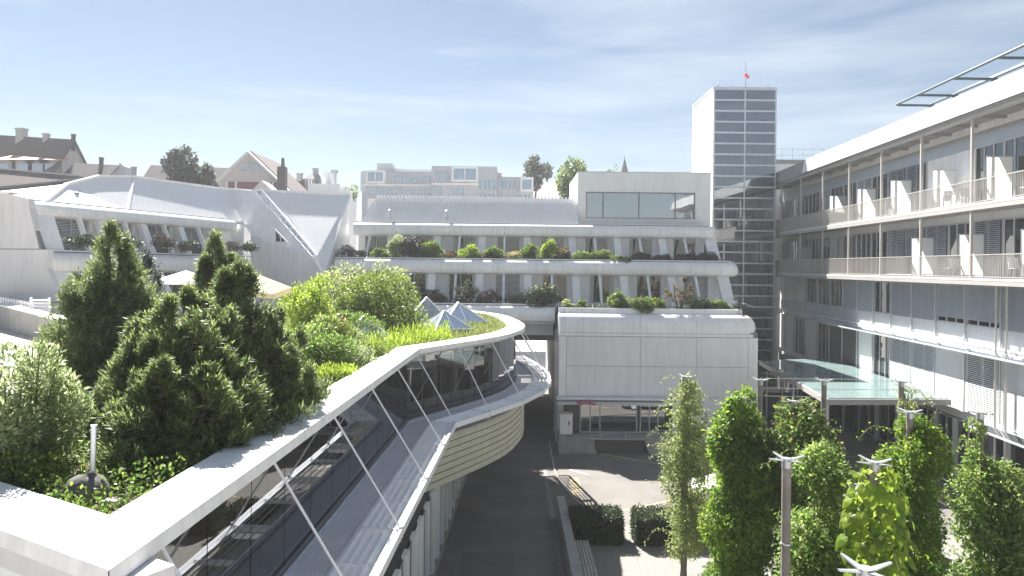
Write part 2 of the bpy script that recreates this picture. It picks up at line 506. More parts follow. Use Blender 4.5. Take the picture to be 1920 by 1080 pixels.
def stems_mb(n, w, h, r=0.015, z0=0.0):
    mb = MB()
    for i in range(n):
        a = random.random()*6.28; q = random.random()*0.33
        p0 = Vector((math.cos(a)*0.05*w, math.sin(a)*0.05*w, z0-0.04))
        p1 = Vector((math.cos(a)*q*w*0.6, math.sin(a)*q*w*0.6, z0+h*0.4)); p2 = Vector((math.cos(a)*q*w*1.2, math.sin(a)*q*w*1.2, z0+h*(0.65+0.25*random.random())))
        mb.tube(p0, p1, r*1.2, 5, r); mb.tube(p1, p2, r, 5, r*0.5)
    return mb
def bush(name, label, cat, loc, w, d, h, m, n, ll, lw, nc=12, group=None, flower=None, rz=0, size=0.38, **kw):
    t = thing(name, label, cat, loc, local=True, group=group); t.rotation_euler = (0, 0, rz)
    cl = dome_clumps(nc, w, d, h, size)
    put('foliage', quad_mesh('foliage', clump_leaves(cl, n, ll, lw, **kw), m), t)
    if flower:
        put('blossoms', quad_mesh('blossoms', clump_leaves([(c[0], c[1], c[2]+0.05, c[3]*1.08, c[4]*1.08, c[5]*1.08) for c in cl], flower[1], ll*0.9, ll*0.9, shell=0.9), flower[0]), t)
    part('stems', stems_mb(5, min(w, d), h), M['bark'], t, kind='stuff')
    return t
def grass_tuft(n, w, d, h, spread=0.35):
    x = (rng.random(n)-0.5)*w; y = (rng.random(n)-0.5)*d
    P = np.stack([x, y, np.zeros(n)], 1)
    D = unit(np.stack([rng.normal(size=n)*spread, rng.normal(size=n)*spread, np.ones(n)], 1))
    return leaf_faces(P, D, unit(rng.normal(size=(n, 3))+1e-3), h*(0.5+0.7*rng.random(n)), np.full(n, 0.018+0.02*h), 0.02)

def conifer(name, label, loc, leaders, m, shoots, needle=0.085, per=12, wid=0.016, group=None):
    """leaders: dx,dy,z0,height,radius,leanx,leany ; upright candle shoots on curved branches"""
    t = thing(name, label, 'conifer', loc, local=True, group=group)
    tot = sum(l[3]*l[4] for l in leaders)
    allV = []; br = MB(); tk = MB()
    for (dx, dy, z0, h, r, lx, ly) in leaders:
        k = int(shoots*h*r/tot)
        tk.tube((dx*0.25, dy*0.25, -0.05), (dx*0.7, dy*0.7, z0+h*0.12), 0.055, 7, 0.045)
        tk.tube((dx*0.7, dy*0.7, z0+h*0.12), (dx+lx*0.9, dy+ly*0.9, z0+h*0.93), 0.045, 6, 0.012)
        u = rng.random(k)**1.25                     # height, denser below
        rad = r*(1-u)**0.75*(0.55+0.45*np.sin(np.minimum(1, u*5+0.35)*1.57))
        # branches grouped in lumps so that the outline is uneven
        nb = max(9, int(h*r*16)); ba = rng.random(nb)*6.283; bu = rng.random(nb)**1.2; bl = 0.55+0.6*rng.random(nb)
        j = rng.integers(0, nb, k)
        a = ba[j] + rng.normal(size=k)*0.22
        u = np.clip(bu[j] + rng.normal(size=k)*0.05, 0.0, 1.0)
        rad = r*(1-u**1.7)**0.85*bl[j]*(0.6+0.4*np.minimum(1, u*6+0.4))
        q = 0.35+0.65*rng.random(k)**0.6
        X = dx + lx*u + np.cos(a)*rad*q; Y = dy + ly*u + np.sin(a)*rad*q
        Z = z0 + h*u*0.94 + 0.16*q*q*h*0.22 + rng.normal(size=k)*0.03
        P = np.stack([X, Y, Z], 1)
        ax = unit(np.stack([np.cos(a)*0.5, np.sin(a)*0.5, np.full(k, 0.9)], 1) + rng.normal(size=(k, 3))*0.22)
        sl = 0.09+0.10*rng.random(k)
        Pn = np.repeat(P, per, 0); A = np.repeat(ax, per, 0); SL = np.repeat(sl, per)
        tt = rng.random(k*per)
        base = Pn + A*(SL*tt)[:, None]
        rd = unit(rng.normal(size=(k*per, 3)))
        D = unit(A*0.75 + rd*0.75)
        allV.append(leaf_faces(base, D, unit(rd+A*0.2), needle*(0.7+0.6*rng.random(k*per)), np.full(k*per, wid), 0.0))
        for i in range(nb):
            aa = ba[i]; uu = bu[i]; rr = r*(1-uu**1.7)**0.85*bl[i]*0.85
            c = Vector((dx+lx*uu, dy+ly*uu, z0+h*uu*0.94-0.08))
            br.tube(c, c+Vector((math.cos(aa)*rr*0.6, math.sin(aa)*rr*0.6, -0.02)), 0.014, 4, 0.010)
            br.tube(c+Vector((math.cos(aa)*rr*0.6, math.sin(aa)*rr*0.6, -0.02)), c+Vector((math.cos(aa)*rr, math.sin(aa)*rr, 0.14)), 0.010, 4, 0.006)
    part('trunk', tk, M['bark'], t); part('branches', br, M['bark'], t, kind='stuff')
    put('needles', quad_mesh('needles', np.concatenate(allV), m), t)
    return t

def tree(name, label, loc, h, w, m, n, ll, lw, trunk_h=0.35, nc=16, size=0.36, group=None, cat='tree'):
    t = thing(name, label, cat, loc, local=True, group=group)
    tk = MB(); tk.tube((0, 0, -0.2), (0.03*w, 0, h*trunk_h), 0.022*h, 8, 0.015*h)
    top = Vector((0.03*w, 0, h*trunk_h))
    cl = dome_clumps(nc, w, w, h*(1-trunk_h)*1.05, size, z0=h*trunk_h*0.9)
    for c in cl[::2]:
        tk.tube(top*0.9, (c[0]*0.8, c[1]*0.8, c[2]), 0.009*h, 5, 0.003*h)
    part('trunk', tk, M['bark'], t)
    put('crown', quad_mesh('crown', clump_leaves(cl, n, ll, lw, shell=0.35), m), t)
    return t

def vine(name, label, loc, prof, m, n, ll, lw, group=None, tendrils=10, droop=0.55, stem=True, flower=None):
    """prof: (z, radius, dx, dy) rows: a climbing plant wrapped round a post"""
    t = thing(name, label, 'climbing plant', loc, local=True, group=group)
    pr = np.array(prof, float); z0, z1 = pr[0, 0], pr[-1, 0]
    # lumps spread over the column
    nl = int(26*(z1-z0)/4)+8
    lz = z0+(z1-z0)*rng.random(nl); la = rng.random(nl)*6.283
    def R_(z): return np.interp(z, pr[:, 0], pr[:, 1])
    def DX(z): return np.interp(z, pr[:, 0], pr[:, 2])
    def DY(z): return np.interp(z, pr[:, 0], pr[:, 3])
    cl = []
    for z, a in zip(lz, la):
        r = R_(z); q = r*(0.35+0.35*rng.random()); s = r*(0.40+0.35*rng.random())
        cl.append((DX(z)+math.cos(a)*q, DY(z)+math.sin(a)*q, z, s, s, s*1.35))
    V = [clump_leaves(cl, n, ll, lw, out=0.6, up=0.1, droop=droop, shell=0.45)]
    st = MB()
    if stem:
        for i in range(4):
            a = i*1.7; pts = []
            for k in range(9):
                z = (z1-0.2)*k/8
                pts.append((math.cos(a+z*0.9)*0.11+DX(z)*0.6, math.sin(a+z*0.9)*0.11+DY(z)*0.6, z))
            st.pipe(pts, 0.016, 5)
    for i in range(tendrils):
        z = z0+(z1-z0)*(0.15+0.85*random.random()); a = random.random()*6.283; r = float(R_(z))*0.9
        p = Vector((float(DX(z))+math.cos(a)*r, float(DY(z))+math.sin(a)*r, z)); d = Vector((math.cos(a), math.sin(a), 0.15))
        L = 0.35+0.6*random.random(); pts = []
        for k in range(7):
            u = k/6; pts.append(p+d*L*u+Vector((0, 0, -0.45*L*u*u + 0.08*math.sin(u*6+i))))
        st.pipe(pts, 0.006, 4)
        q = np.array([tuple(x) for x in pts for _ in range(4)]) + rng.normal(size=(28, 3))*0.03
        D = unit(rng.normal(size=(28, 3))+np.array([0, 0, -0.3]))
        V.append(leaf_faces(q, D, unit(rng.normal(size=(28, 3))), np.full(28, ll*0.8), np.full(28, lw*0.8)))
    put('foliage', quad_mesh('foliage', np.concatenate(V), m), t)
    if flower:
        put('blossoms', quad_mesh('blossoms', clump_leaves([(c[0], c[1], c[2], c[3]*1.06, c[4]*1.06, c[5]*1.06) for c in cl if c[2] > z0+(z1-z0)*flower[2]], flower[1], ll, lw, shell=0.92), flower[0]), t)
    if st.v: part('stems', st, M['twig'], t, kind='stuff')
    return t
# ------------------------------------------------------------------ ground
mb = MB(); mb.box(-500, 500, -150, 1200, -0.6, 0.0); struct('ground', mb, M['asphalt'])
mb = MB(); mb.prism([(2.1, 27.6), (22, 26.4), (22, 47), (13.5, 47), (2.7, 37)], 0.0, 0.004); struct('forecourt_pavement', mb, M['paving'])
mb = MB(); mb.prism([(-2.2, 33.6), (2.1, 27.6), (2.7, 37), (-2.0, 37)], 0.0, 0.004); struct('driveway_apron', mb, M['paving'])
mb = MB(); mb.prism([(2.05, 2), (22, 2), (22, 26.4), (2.05, 27.3)], 0.0, 0.008); struct('gravel_court', mb, M['gravel'])
mb = MB(); mb.box(-60, 70, -90, 1.5, 0, 0.006); struct('bounce_ground', mb, M['terrace'])  # unseen pale ground behind the camera, added to bounce sun onto the facades
for (x0_, x1_, y0_, y1_, m_) in ((-1.6, 0.2, 22.0, 24.6, 'patch'), (0.3, 1.5, 29.3, 30.6, 'patch'), (5.0, 8.5, 33.6, 34.4, 'patch'), (-0.6, 1.3, 17.2, 19.0, 'patch')):
    mb = MB(); mb.box(x0_, x1_, y0_, y1_, 0.004, 0.0085); struct('asphalt_patch', mb, M[m_])
mb = MB(); mb.box(-22, 40, 66, 110, 0, 0.005); struct('rear_street', mb, M['terrace'])
# drain channel along the drive
mb = MB()
for i in range(14): mb.box(1.60, 1.76, 21+i, 21.96+i, 0.004, 0.012)
part('drain_channel', mb, M['joint'])['kind'] = 'structure'
# markings
def strip(name, p, q, wd, m, z=0.008):
    p = Vector((*p, 0)); q = Vector((*q, 0)); d = (q-p).normalized(); s = Vector((-d.y, d.x, 0))*wd/2
    b = MB(); b.slab([p-s+Vector((0,0,z)), q-s+Vector((0,0,z)), q+s+Vector((0,0,z)), p+s+Vector((0,0,z))], (0, 0, 0.003))
    o = part(name, b, m); o['kind'] = 'structure'; return o
for a, b in [((1068,881),(1103,890)), ((1125,851),(1255,873)), ((1165,958),(1262,938)), ((1440,905),(1570,950)), ((1570,860),(1640,850))]:
    A = atz(*a, 0); B = atz(*b, 0); strip('road_line', A.xy, B.xy, 0.11, M['yellow'] if a[0] != 1068 else M['whiteline'])
# word on the road, read from the side
def text_mesh(name, s, size, m, parent=None, depth=0.0, align='CENTER'):
    cu = bpy.data.curves.new(name, 'FONT'); cu.body = s; cu.size = size; cu.extrude = depth; cu.align_x = align; cu.offset = 0.012*size/0.36
    ob = bpy.data.objects.new(name, cu); COL.objects.link(ob)
    dg = bpy.context.evaluated_depsgraph_get(); dg.update()
    me = bpy.data.meshes.new_from_object(ob.evaluated_get(dg))
    COL.objects.unlink(ob); bpy.data.objects.remove(ob)
    me.materials.clear(); me.materials.append(m); me.name = name
    o = bpy.data.objects.new(name, me); link(o, parent); return o
rt = text_mesh('road_lettering', 'NOTFALL', 0.62, M['yellow'])
A = atz(1079, 912, 0); rt.location = (A.x-0.2, A.y, 0.012); rt.rotation_euler = (0, 0, -math.pi/2); rt['kind'] = 'structure'

# low wall, bench, hose
mb = MB(); mb.box(1.86, 2.12, 4, 28.0, 0, 0.82)
w_ = thing('retaining_wall', 'long low grey concrete wall beside the drive with a bench behind it', 'wall', (1.99, 16, 0))
part('wall_body', mb, M['concrete'], w_)
mb = MB(); mb.box(1.84, 2.14, 3.98, 28.02, 0.822, 0.87); part('coping', mb, M['concrete'], w_)
b_ = thing('bench', 'long slatted timber bench standing against the low concrete wall', 'bench', (2.42, 20, 0))
for k in range(5):
    mb = MB(); x = 2.20+k*0.105; mb.box(x, x+0.08, 15.5, 24.6, 0.42, 0.46); part('slat', mb, M['bench'], b_)
for y in (15.9, 18, 20.1, 22.2, 24.3):
    mb = MB(); mb.box(2.24, 2.66, y-0.05, y+0.05, 0, 0.418); part('leg', mb, M['concrete'], b_)
pts = [atz(*p, 0.02) for p in [(1030,828),(1033,845),(1037,870),(1043,890),(1052,906),(1063,920),(1080,938),(1098,954),(1112,966)]]
sm = [(p.x, p.y, 0.03) for p in (Vector((q[0], q[1])) for q in catmull([(p.x, p.y) for p in pts], 4))]
mb = MB(); mb.pipe(sm, 0.028, 6)
solo('hose', mb, M['hose'], 'pale cable snaking over the drive from the entrance plinth to the hedge', 'hose')
# manhole covers
for (px, py, lb) in [(1022, 998, 'round manhole cover in the dark drive'), (1140, 900, None)]:
    if lb:
        A = atz(px, py, 0); mb = MB(); mb.lathe((A.x, A.y, 0), [(0, 0.012), (0.33, 0.012), (0.34, 0.0)], 20)
        solo('manhole_cover', mb, M['joint'], lb, 'manhole cover')
# ------------------------------------------------------------------ curved pavilion with the roof garden
ZC = 7.25
pv = thing('curved_pavilion', 'low curved pavilion with white roof coping, tinted glass band and louvred sunshade beside the drive', 'pavilion', (-4.5, 20, 0))
corner = atz(204, 1071, ZC).xy; far0 = atz(787, 654, ZC).xy
leg = atz(-10, 991, ZC).xy; legdir = (leg-corner).normalized()
LEG0 = corner + legdir*9.0
curve = [far0] + [atz(x, y, ZC).xy for x, y in [(865,642),(927,632),(965,623),(985,611),(969,599),(941,589.5),(882,581)]]
nstr = 6
straight = [corner + (far0-corner)*(i/nstr) for i in range(nstr)]
cv = catmull([tuple(p) for p in curve], 3)
PATH = [LEG0, corner+legdir*4.5] + straight + cv
NP = len(PATH)-1
IC = 2                         # index of the corner
IF = 2+nstr                    # index where the curve starts
prof = [(0, ZC-0.15), (0.015, ZC), (0.75, ZC+0.015), (0.75, ZC-0.35), (0.5, ZC-0.35), (0.06, ZC-0.15)]
segs = [(0, 1), (1, 2), (2, 4), (4, 6), (6, 8)] + [(i, min(i+3, NP)) for i in range(8, NP, 3)]
for a, b in segs:
    mb = MB(); mb.sweep(PATH, prof, i0=a, i1=b, g0=0.010, g1=0.010); part('coping_panel', mb, M['coping'], pv)
mb = MB(); mb.sweep(PATH, [(0.03, ZC-0.14), (0.03, ZC-0.02), (0.7, ZC-0.02), (0.7, ZC-0.14)]); part('coping_core', mb, M['joint'], pv)
# left leg: solid rendered wall under the coping
mb = MB(); mb.sweep(PATH[:3], [(0.10, ZC-0.42), (0.10, ZC-0.16), (0.6, ZC-0.16), (0.6, ZC-0.42)]); part('fascia_board', mb, M['endwall'], pv)
mb = MB(); mb.sweep(PATH[:3], [(0.14, 0), (0.14, ZC-0.44), (0.6, ZC-0.44), (0.6, 0)]); part('end_wall', mb, M['panel'], pv)
# glass band: a pane for every half bay
GP = [Vector(p) for p in offset(PATH, 0.40)]
ZG0, ZG1 = 5.06, ZC-0.16
gl = []
for i in range(IC, NP):
    a, b = GP[i], GP[i+1]; k = max(1, round((b-a).length/1.45))
    for j in range(k): gl.append((a+(b-a)*(j/k), a+(b-a)*((j+1)/k)))
for a, b in gl:
    d = (b-a).normalized(); n = Vector((-d.y, d.x))
    a2 = a+d*0.012; b2 = b-d*0.012
    mb = MB(); mb.slab([(*a2, ZG0), (*b2, ZG0), (*b2, ZG1), (*a2, ZG1)], (n.x*0.03, n.y*0.03, 0)); part('pane', mb, M['g_mirror'], pv)
mb = MB(); mb.sweep(PATH, [(0.46, ZG0-0.1), (0.46, ZG1), (0.5, ZG1), (0.5, ZG0-0.1)], i0=IC); part('pane_backing', mb, M['dark'], pv)
mb = MB(); mb.sweep(PATH, [(0.33, ZG0-0.12), (0.33, ZG0), (0.45, ZG0), (0.45, ZG0-0.12)], i0=IC); part('sill', mb, M['joint'], pv)
# the sunshade starts again from straight bays so that each bay is a flat frame
ZL = 5.0
bays = []
s0 = corner; dirv = (far0-corner).normalized(); Ltot = (far0-corner).length
nb = 6; bl = 3.0
k0 = Ltot - 5*bl
bp = [corner + dirv*(k0+bl*i) for i in range(-1, 6)]       # bay ends on the straight leg
cb = [PATH[IF+i] for i in (3, 6, 9, 11, 13, 15, 18)]
BP = [Vector(p) for p in bp + cb]
gi, go, li, lo = (offset(BP, 0.30), offset(BP, -0.37), offset(BP, -0.40), offset(BP, -1.13))
for i in range(len(BP)-1):
    # grating: slats along the bay, too fine to tell apart
    g = MB()
    for k in range(15):
        f = (k+0.5)/15
        p = gi[i].lerp(go[i], f); q = gi[i+1].lerp(go[i+1], f)
        g.bar((*p, ZL-0.02), (*q, ZL-0.02), 0.025, 0.03)
    for f in (0.02, 0.98):
        p = gi[i].lerp(go[i], f); q = gi[i+1].lerp(go[i+1], f); g.bar((*p, ZL), (*q, ZL), 0.05, 0.08)
    part('walkway_grating', g, M['grate'], pv, kind='stuff')
    fr = MB()
    for A, B in ((li, lo),):
        fr.bar((*A[i], ZL), (*A[i+1], ZL), 0.05, 0.14); fr.bar((*B[i], ZL), (*B[i+1], ZL), 0.06, 0.16)
        fr.bar((*A[i], ZL+0.01), (*B[i], ZL+0.01), 0.05, 0.12)
        m0 = A[i].lerp(A[i+1], 0.5); m1 = B[i].lerp(B[i+1], 0.5); fr.bar((*m0, ZL+0.012), (*m1, ZL+0.012), 0.03, 0.09)
    lf = part('louvre_frame', fr, M['rod'], pv)
    for k in range(5):
        f = (k+0.5)/5
        p = li[i].lerp(lo[i], f); q = li[i+1].lerp(lo[i+1], f)
        d = (q-p).normalized(); n = Vector((d.y, -d.x))                 # outwards
        p = p+d*0.03; q = q-d*0.03
        w2 = 0.050*(lo[i]-li[i]).length/0.82
        mb = MB(); mb.slab([(p.x-n.x*w2, p.y-n.y*w2, ZL+0.065), (q.x-n.x*w2, q.y-n.y*w2, ZL+0.065),
                            (q.x+n.x*w2, q.y+n.y*w2, ZL-0.035), (p.x+n.x*w2, p.y+n.y*w2, ZL-0.035)], (n.x*0.004, n.y*0.004, 0.012))
        part('louvre_blade', mb, M['louvre'], pv)
# stay rods from the coping down to the outer edge of the sunshade
rt_ = offset(BP, 0.12)
for i in range(len(BP)):
    a = rt_[i]; b = lo[i]
    mb = MB(); mb.tube((*a, ZC-0.16), (b.x, b.y, ZL+0.06), 0.020, 8); part('stay_rod', mb, M['rod'], pv, smooth=True)
    mb = MB(); mb.tube((b.x, b.y, ZL-0.09), (b.x, b.y, ZL+0.12), 0.04, 8)
    g = gi[i]; mb.bar((*g, ZL-0.12), (*b, ZL-0.12), 0.06, 0.10); part('bracket', mb, M['steel'], pv)
# strip windows and cream boards below the sunshade, following the curve
CP = PATH[IC:IF] + [Vector(p) for p in PATH[IF:IF+14]]
def cpath(d): return [Vector(p) for p in offset(CP, d)]
ZB0, ZB1 = 2.75, 4.30
win = cpath(0.34)
for i in range(len(CP)-1):
    a, b = win[i], win[i+1]; k = max(1, round((b-a).length/0.95))
    for j in range(k):
        p = a+(b-a)*(j/k); q = a+(b-a)*((j+1)/k); d = (q-p).normalized(); n = Vector((-d.y, d.x))
        fr = MB(); fr.bar((*p, ZB1+0.04), (*p, ZG0-0.12), 0.10, 0.10, up=(d.x, d.y, 0)); fr.bar((*(p+d*0.05), ZB1+0.07), (*(q-d*0.05), ZB1+0.07), 0.08, 0.06); fr.bar((*(p+d*0.05), ZG0-0.17), (*(q-d*0.05), ZG0-0.17), 0.08, 0.08)
        wf = part('window_frame', fr, M['frame'], pv)
        mb = MB(); p2 = p+d*0.052+n*0.01; q2 = q-d*0.052+n*0.01
        mb.slab([(*p2, ZB1+0.1), (*q2, ZB1+0.1), (*q2, ZG0-0.21), (*p2, ZG0-0.21)], (n.x*0.02, n.y*0.02, 0)); part('pane', mb, M['g_dark'], wf)
mb = MB(); mb.sweep(CP, [(0.42, ZB1-0.1), (0.42, ZG0-0.1), (0.5, ZG0-0.1), (0.5, ZB1-0.1)]); part('window_backing', mb, M['dark'], pv)
mb = MB(); mb.sweep(CP, [(0.0, ZB1+0.0), (0.0, ZB1+0.035), (0.40, ZB1+0.035), (0.40, ZB1+0.0)]); part('sill', mb, M['frame'], pv)
nbd = 7
cuts = [0, 2, 4, 6, 9, 12, 15, len(CP)-1]
for r in range(nbd):
    z0 = ZB0+(ZB1-ZB0)*r/nbd; z1 = ZB0+(ZB1-ZB0)*(r+1)/nbd
    for a, b in zip(cuts[:-1], cuts[1:]):
        mb = MB(); mb.sweep(CP, [(0.02, z0+0.012), (0.0, z1-0.012), (0.09, z1-0.012), (0.09, z0+0.012)], i0=a, i1=b, g0=0.006, g1=0.006)
        part('cladding_board', mb, M['cream'], pv)
mb = MB(); mb.sweep(CP, [(0.06, ZB0+0.02), (0.06, ZB1-0.02), (0.5, ZB1-0.02), (0.5, ZB0+0.02)]); part('board_backing', mb, M['joint'], pv)
e0 = cpath(0.0)[-1]; e1 = cpath(2.5)[-1]
# floor slab under the boards and the roof slab
ip = [tuple(p) for p in offset(PATH, 0.62)]
poly = ip + [(-9, ip[-1][1]), (-9, ip[0][1]+2)]
cin = [tuple(p) for p in cpath(0.3)]
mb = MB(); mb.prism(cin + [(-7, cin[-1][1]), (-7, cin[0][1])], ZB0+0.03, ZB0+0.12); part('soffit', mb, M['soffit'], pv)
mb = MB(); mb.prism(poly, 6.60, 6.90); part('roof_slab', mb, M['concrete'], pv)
# ground floor: straight wall with pilasters and tall panes
ga = atz(815, 1080, 0); gb = atz(870, 905, 0)
gd = (gb.xy-ga.xy).normalized(); G0 = ga.xy - gd*14; G1 = gb.xy + gd*2.5
gn = Vector((-gd.y, gd.x)); Lg = (G1-G0).length
def gq(s, o): return G0+gd*s+gn*o
mb = MB(); mb.slab([(*gq(0, 0.16), 0), (*gq(Lg, 0.16), 0), (*gq(Lg, 0.16), ZB0), (*gq(0, 0.16), ZB0)], (gn.x*0.15, gn.y*0.15, 0)); part('lower_wall', mb, M['darkpanel'], pv)
mb = MB(); mb.slab([(*gq(0, -0.03), 0), (*gq(Lg, -0.03), 0), (*gq(Lg, -0.03), 0.22), (*gq(0, -0.03), 0.22)], (gn.x*0.2, gn.y*0.2, 0)); part('plinth', mb, M['concrete'], pv)
s = 0.4; k = 0
while s < Lg-1.3:
    mb = MB(); mb.slab([(*gq(s, 0), 0.22), (*gq(s+0.42, 0), 0.22), (*gq(s+0.42, 0), ZB0-0.02), (*gq(s, 0), ZB0-0.02)], (gn.x*0.14, gn.y*0.14, 0))
    part('pilaster', mb, M['panel'], pv)
    mb = MB(); mb.slab([(*gq(s+0.46, 0.08), 0.3), (*gq(s+1.16, 0.08), 0.3), (*gq(s+1.16, 0.08), ZB0-0.1), (*gq(s+0.46, 0.08), ZB0-0.1)], (gn.x*0.03, gn.y*0.03, 0))
    part('pane' if k % 3 != 2 else 'wall_panel', mb, M['g_dark'] if k % 3 != 2 else M['panel'], pv)
    s += 1.2; k += 1
# end of the boards: return wall at the far end of the curve
mb = MB(); d = (cpath(0)[-1]-cpath(0)[-2]).normalized(); n = Vector((-d.y, d.x)); q0 = cpath(0.1)[-1]
mb.slab([(*q0, ZB0+0.13), (*(q0+n*3), ZB0+0.13), (*(q0+n*3), ZG0-0.15), (*q0, ZG0-0.15)], (d.x*-0.08, d.y*-0.08, 0)); part('return_wall', mb, M['panel'], pv)

# ------------------------------------------------------------------ roof garden ground
ZS = 7.0
inner = [tuple(p) for p in offset(PATH, 0.78)]
garden = inner + [(-16, inner[-1][1]), (-30, 33), (-30, inner[0][1]+6)]
mb = MB(); mb.prism(garden, ZS-0.03, ZS); struct('garden_soil', mb, M['soil'])
mb = MB(); mb.prism([(-29, 11.3), (-8.2, 10.9), (-6.4, 13.4), (-6.0, 20), (-8.0, 26), (-10, 33), (-29, 32)], ZS+0.004, ZS+0.03); struct('terrace_paving', mb, M['terrace'])
# ------------------------------------------------------------------ terraced building (bands, planters, leaning fins, windows)
def band_profile(t, b, soil=True):
    h = t-b
    return [(0.30, b), (0.10, b+0.10*h), (0.0, b+0.32*h), (0.02, b+0.55*h), (0.12, b+0.74*h), (0.30, b+0.87*h), (0.46, b+0.90*h), (0.46, t), (0.58, t), (0.58, t-0.35), (1.7, t-0.35), (1.7, b+0.02)]
def terrace_band(root, x0, x1, yf, t, b, step, joint0=0.0, return_end=None, material='white'):
    """bullnosed parapet in panels with open joints; return_end: length of the piece turned round the right end"""
    prof = band_profile(t, b)
    xs = [x0]; x = x0+joint0
    while x < x1-0.4:
        if x > x0+0.4: xs.append(x)
        x += step
    xs.append(x1)
    for a, c in zip(xs[:-1], xs[1:]):
        last = return_end and c == x1
        if last:
            r = 0.55; pth = [(a, yf), (c-r, yf)] + [(c-r+r*math.sin(t_), yf+r-r*math.cos(t_)) for t_ in (R(30), R(60), R(90))] + [(c, yf+return_end)]
            mb = MB(); mb.sweep(pth, prof, g0=0.007)
        else:
            mb = MB(); mb.sweep([(a, yf), (c, yf)], prof, g0=0.007, g1=0.007)
        part('parapet_panel', mb, M[material], root, smooth=True)
    mb = MB(); mb.sweep([(x0+0.05, yf), (x1-0.6 if return_end else x1-0.05, yf)], [(0.34, b+0.03), (0.06, b+0.32*(t-b)), (0.08, b+0.5*(t-b)), (0.34, b+0.84*(t-b)), (0.5, t-0.02), (0.5, t-0.3), (0.9, b+0.05)])
    part('parapet_core', mb, M['joint'], root)
    mb = MB(); mb.box(x0+0.1, x1-0.3, yf+0.585, yf+1.7, t-0.34, t-0.12); part('planter_soil', mb, M['soil'], root)
def fin(root, x, wd, yt, zt, yb, zb, depth=0.30, flare=0.0):
    mb = MB()
    mb.slab([(x-wd/2, yt, zt), (x-wd/2, yt+depth, zt), (x-wd/2, yb+depth, zb), (x-wd/2, yb, zb)], (wd, 0, 0))
    part('leaning_fin', mb, M['white'], root)
def window(root, x0, x1, y, z0, z1, nd=1, glassm='g_dark', blind=0.0, curtain=False, fw=0.06, frame='frame'):
    fr = MB()
    fr.box(x0, x1, y, y+0.09, z0, z0+fw); fr.box(x0, x1, y, y+0.09, z1-fw, z1)
    for i in range(nd+1):
        xx = x0+(x1-x0)*i/nd; a = xx if i == 0 else xx-fw/2; c = a+fw if i < nd else xx
        if i == nd: a = xx-fw
        fr.box(a, c, y+0.003, y+0.087, z0+fw, z1-fw)
    wn = part('window', fr, M[frame], root)
    for i in range(nd):
        a = x0+(x1-x0)*i/nd+fw; c = x0+(x1-x0)*(i+1)/nd-fw
        mb = MB(); mb.box(a-0.01, c+0.01, y+0.05, y+0.07, z0+fw-0.01, z1-fw+0.01); part('pane', mb, M[glassm], wn)
    if curtain:
        for (u0, u1) in ((0.03, 0.17), (0.80, 0.97)):
            mb = MB(); k_ = 7; a_ = x0+(x1-x0)*u0; c_ = x0+(x1-x0)*u1
            for q in range(k_): xx = a_+(c_-a_)*q/k_; xn = a_+(c_-a_)*(q+1)/k_; mb.face((xx, y+0.035+0.012*(q % 2), z0+fw), (xn, y+0.035+0.012*((q+1) % 2), z0+fw), (xn, y+0.035+0.012*((q+1) % 2), z1-fw), (xx, y+0.035+0.012*(q % 2), z1-fw))
            part('curtain', mb, M['curtain'], wn)
    if blind:
        mb = MB(); z = z1-0.02; zz = z1-(z1-z0)*blind
        while z > zz:
            mb.add([(x0+0.03, y-0.05, z-0.045), (x1-0.03, y-0.05, z-0.045), (x1-0.03, y-0.015, z), (x0+0.03, y-0.015, z)], [(0, 1, 2, 3)]); z -= 0.075
        part('blind', mb, M['blind'], wn, kind='stuff')
    return wn
def window_row(root, x0, x1, y, z0, z1, wins):
    """white wall with openings: wins = (a, b, kwargs)"""
    x = x0
    for a, b, kw in wins + [(x1, x1, None)]:
        if a > x+0.02:
            mb = MB(); mb.box(x, a, y-0.02, y+0.2, z0, z1); part('wall_panel', mb, M['white'], root)
        if kw is not None:
            zs = kw.pop('sill', 0.25)
            mb = MB(); mb.box(a+0.002, b-0.002, y-0.018, y+0.2, z0, z0+zs); part('wall_panel', mb, M['white'], root)
            window(root, a, b, y+0.06, z0+zs, z1, **kw)
        x = b

Y1, Y2, Y3 = 41.3, 44.0, 47.0
T1, T2, T3 = 7.62, 10.26, 12.65
XR = 13.45
tb = thing('terraced_hospital_building', 'white terraced building with planted bullnose balconies and leaning fins, at the back', 'building', (2, 46, 0))
terrace_band(tb, -10.5, 2.50, Y1, T1, 6.55, 2.95, 1.0)
terrace_band(tb, -10.9, XR+0.55, Y2, T2, 9.28, 2.95, 1.2, return_end=3.4)
terrace_band(tb, -10.4, XR+0.05, Y3, T3, 11.72, 2.83, 1.4, return_end=3.2)
# inner walls and windows
BAY = 2.95
def bay_windows(n0, n1, y, kws):
    out = []
    for k in range(n0, n1):
        xc = -0.5+BAY*k
        kw = dict(kws[(k-n0) % len(kws)])
        out.append((xc-0.52, xc+1.02, kw))
    return out
ku = [dict(nd=2), dict(nd=2, curtain=True), dict(nd=2, curtain=True), dict(nd=2), dict(nd=2, curtain=True), dict(nd=2), dict(nd=2, curtain=True), dict(nd=2)]
kl = [dict(nd=2, blind=0.95), dict(nd=2), dict(nd=2), dict(nd=2, blind=0.7), dict(nd=2), dict(nd=2, curtain=True), dict(nd=2), dict(nd=2, blind=0.8)]
window_row(tb, -10.3, XR-0.6, Y3+1.2, T2-0.35, 11.75, bay_windows(-3, 5, 0, ku))
window_row(tb, -9.9, XR-0.4, Y2+1.2, T1-0.35, 9.31, bay_windows(-3, 5, 0, kl))
mb = MB(); mb.box(-10.3, XR-0.2, Y3+1.75, 60, 5.2, 12.25); part('core', mb, M['dark'], tb)
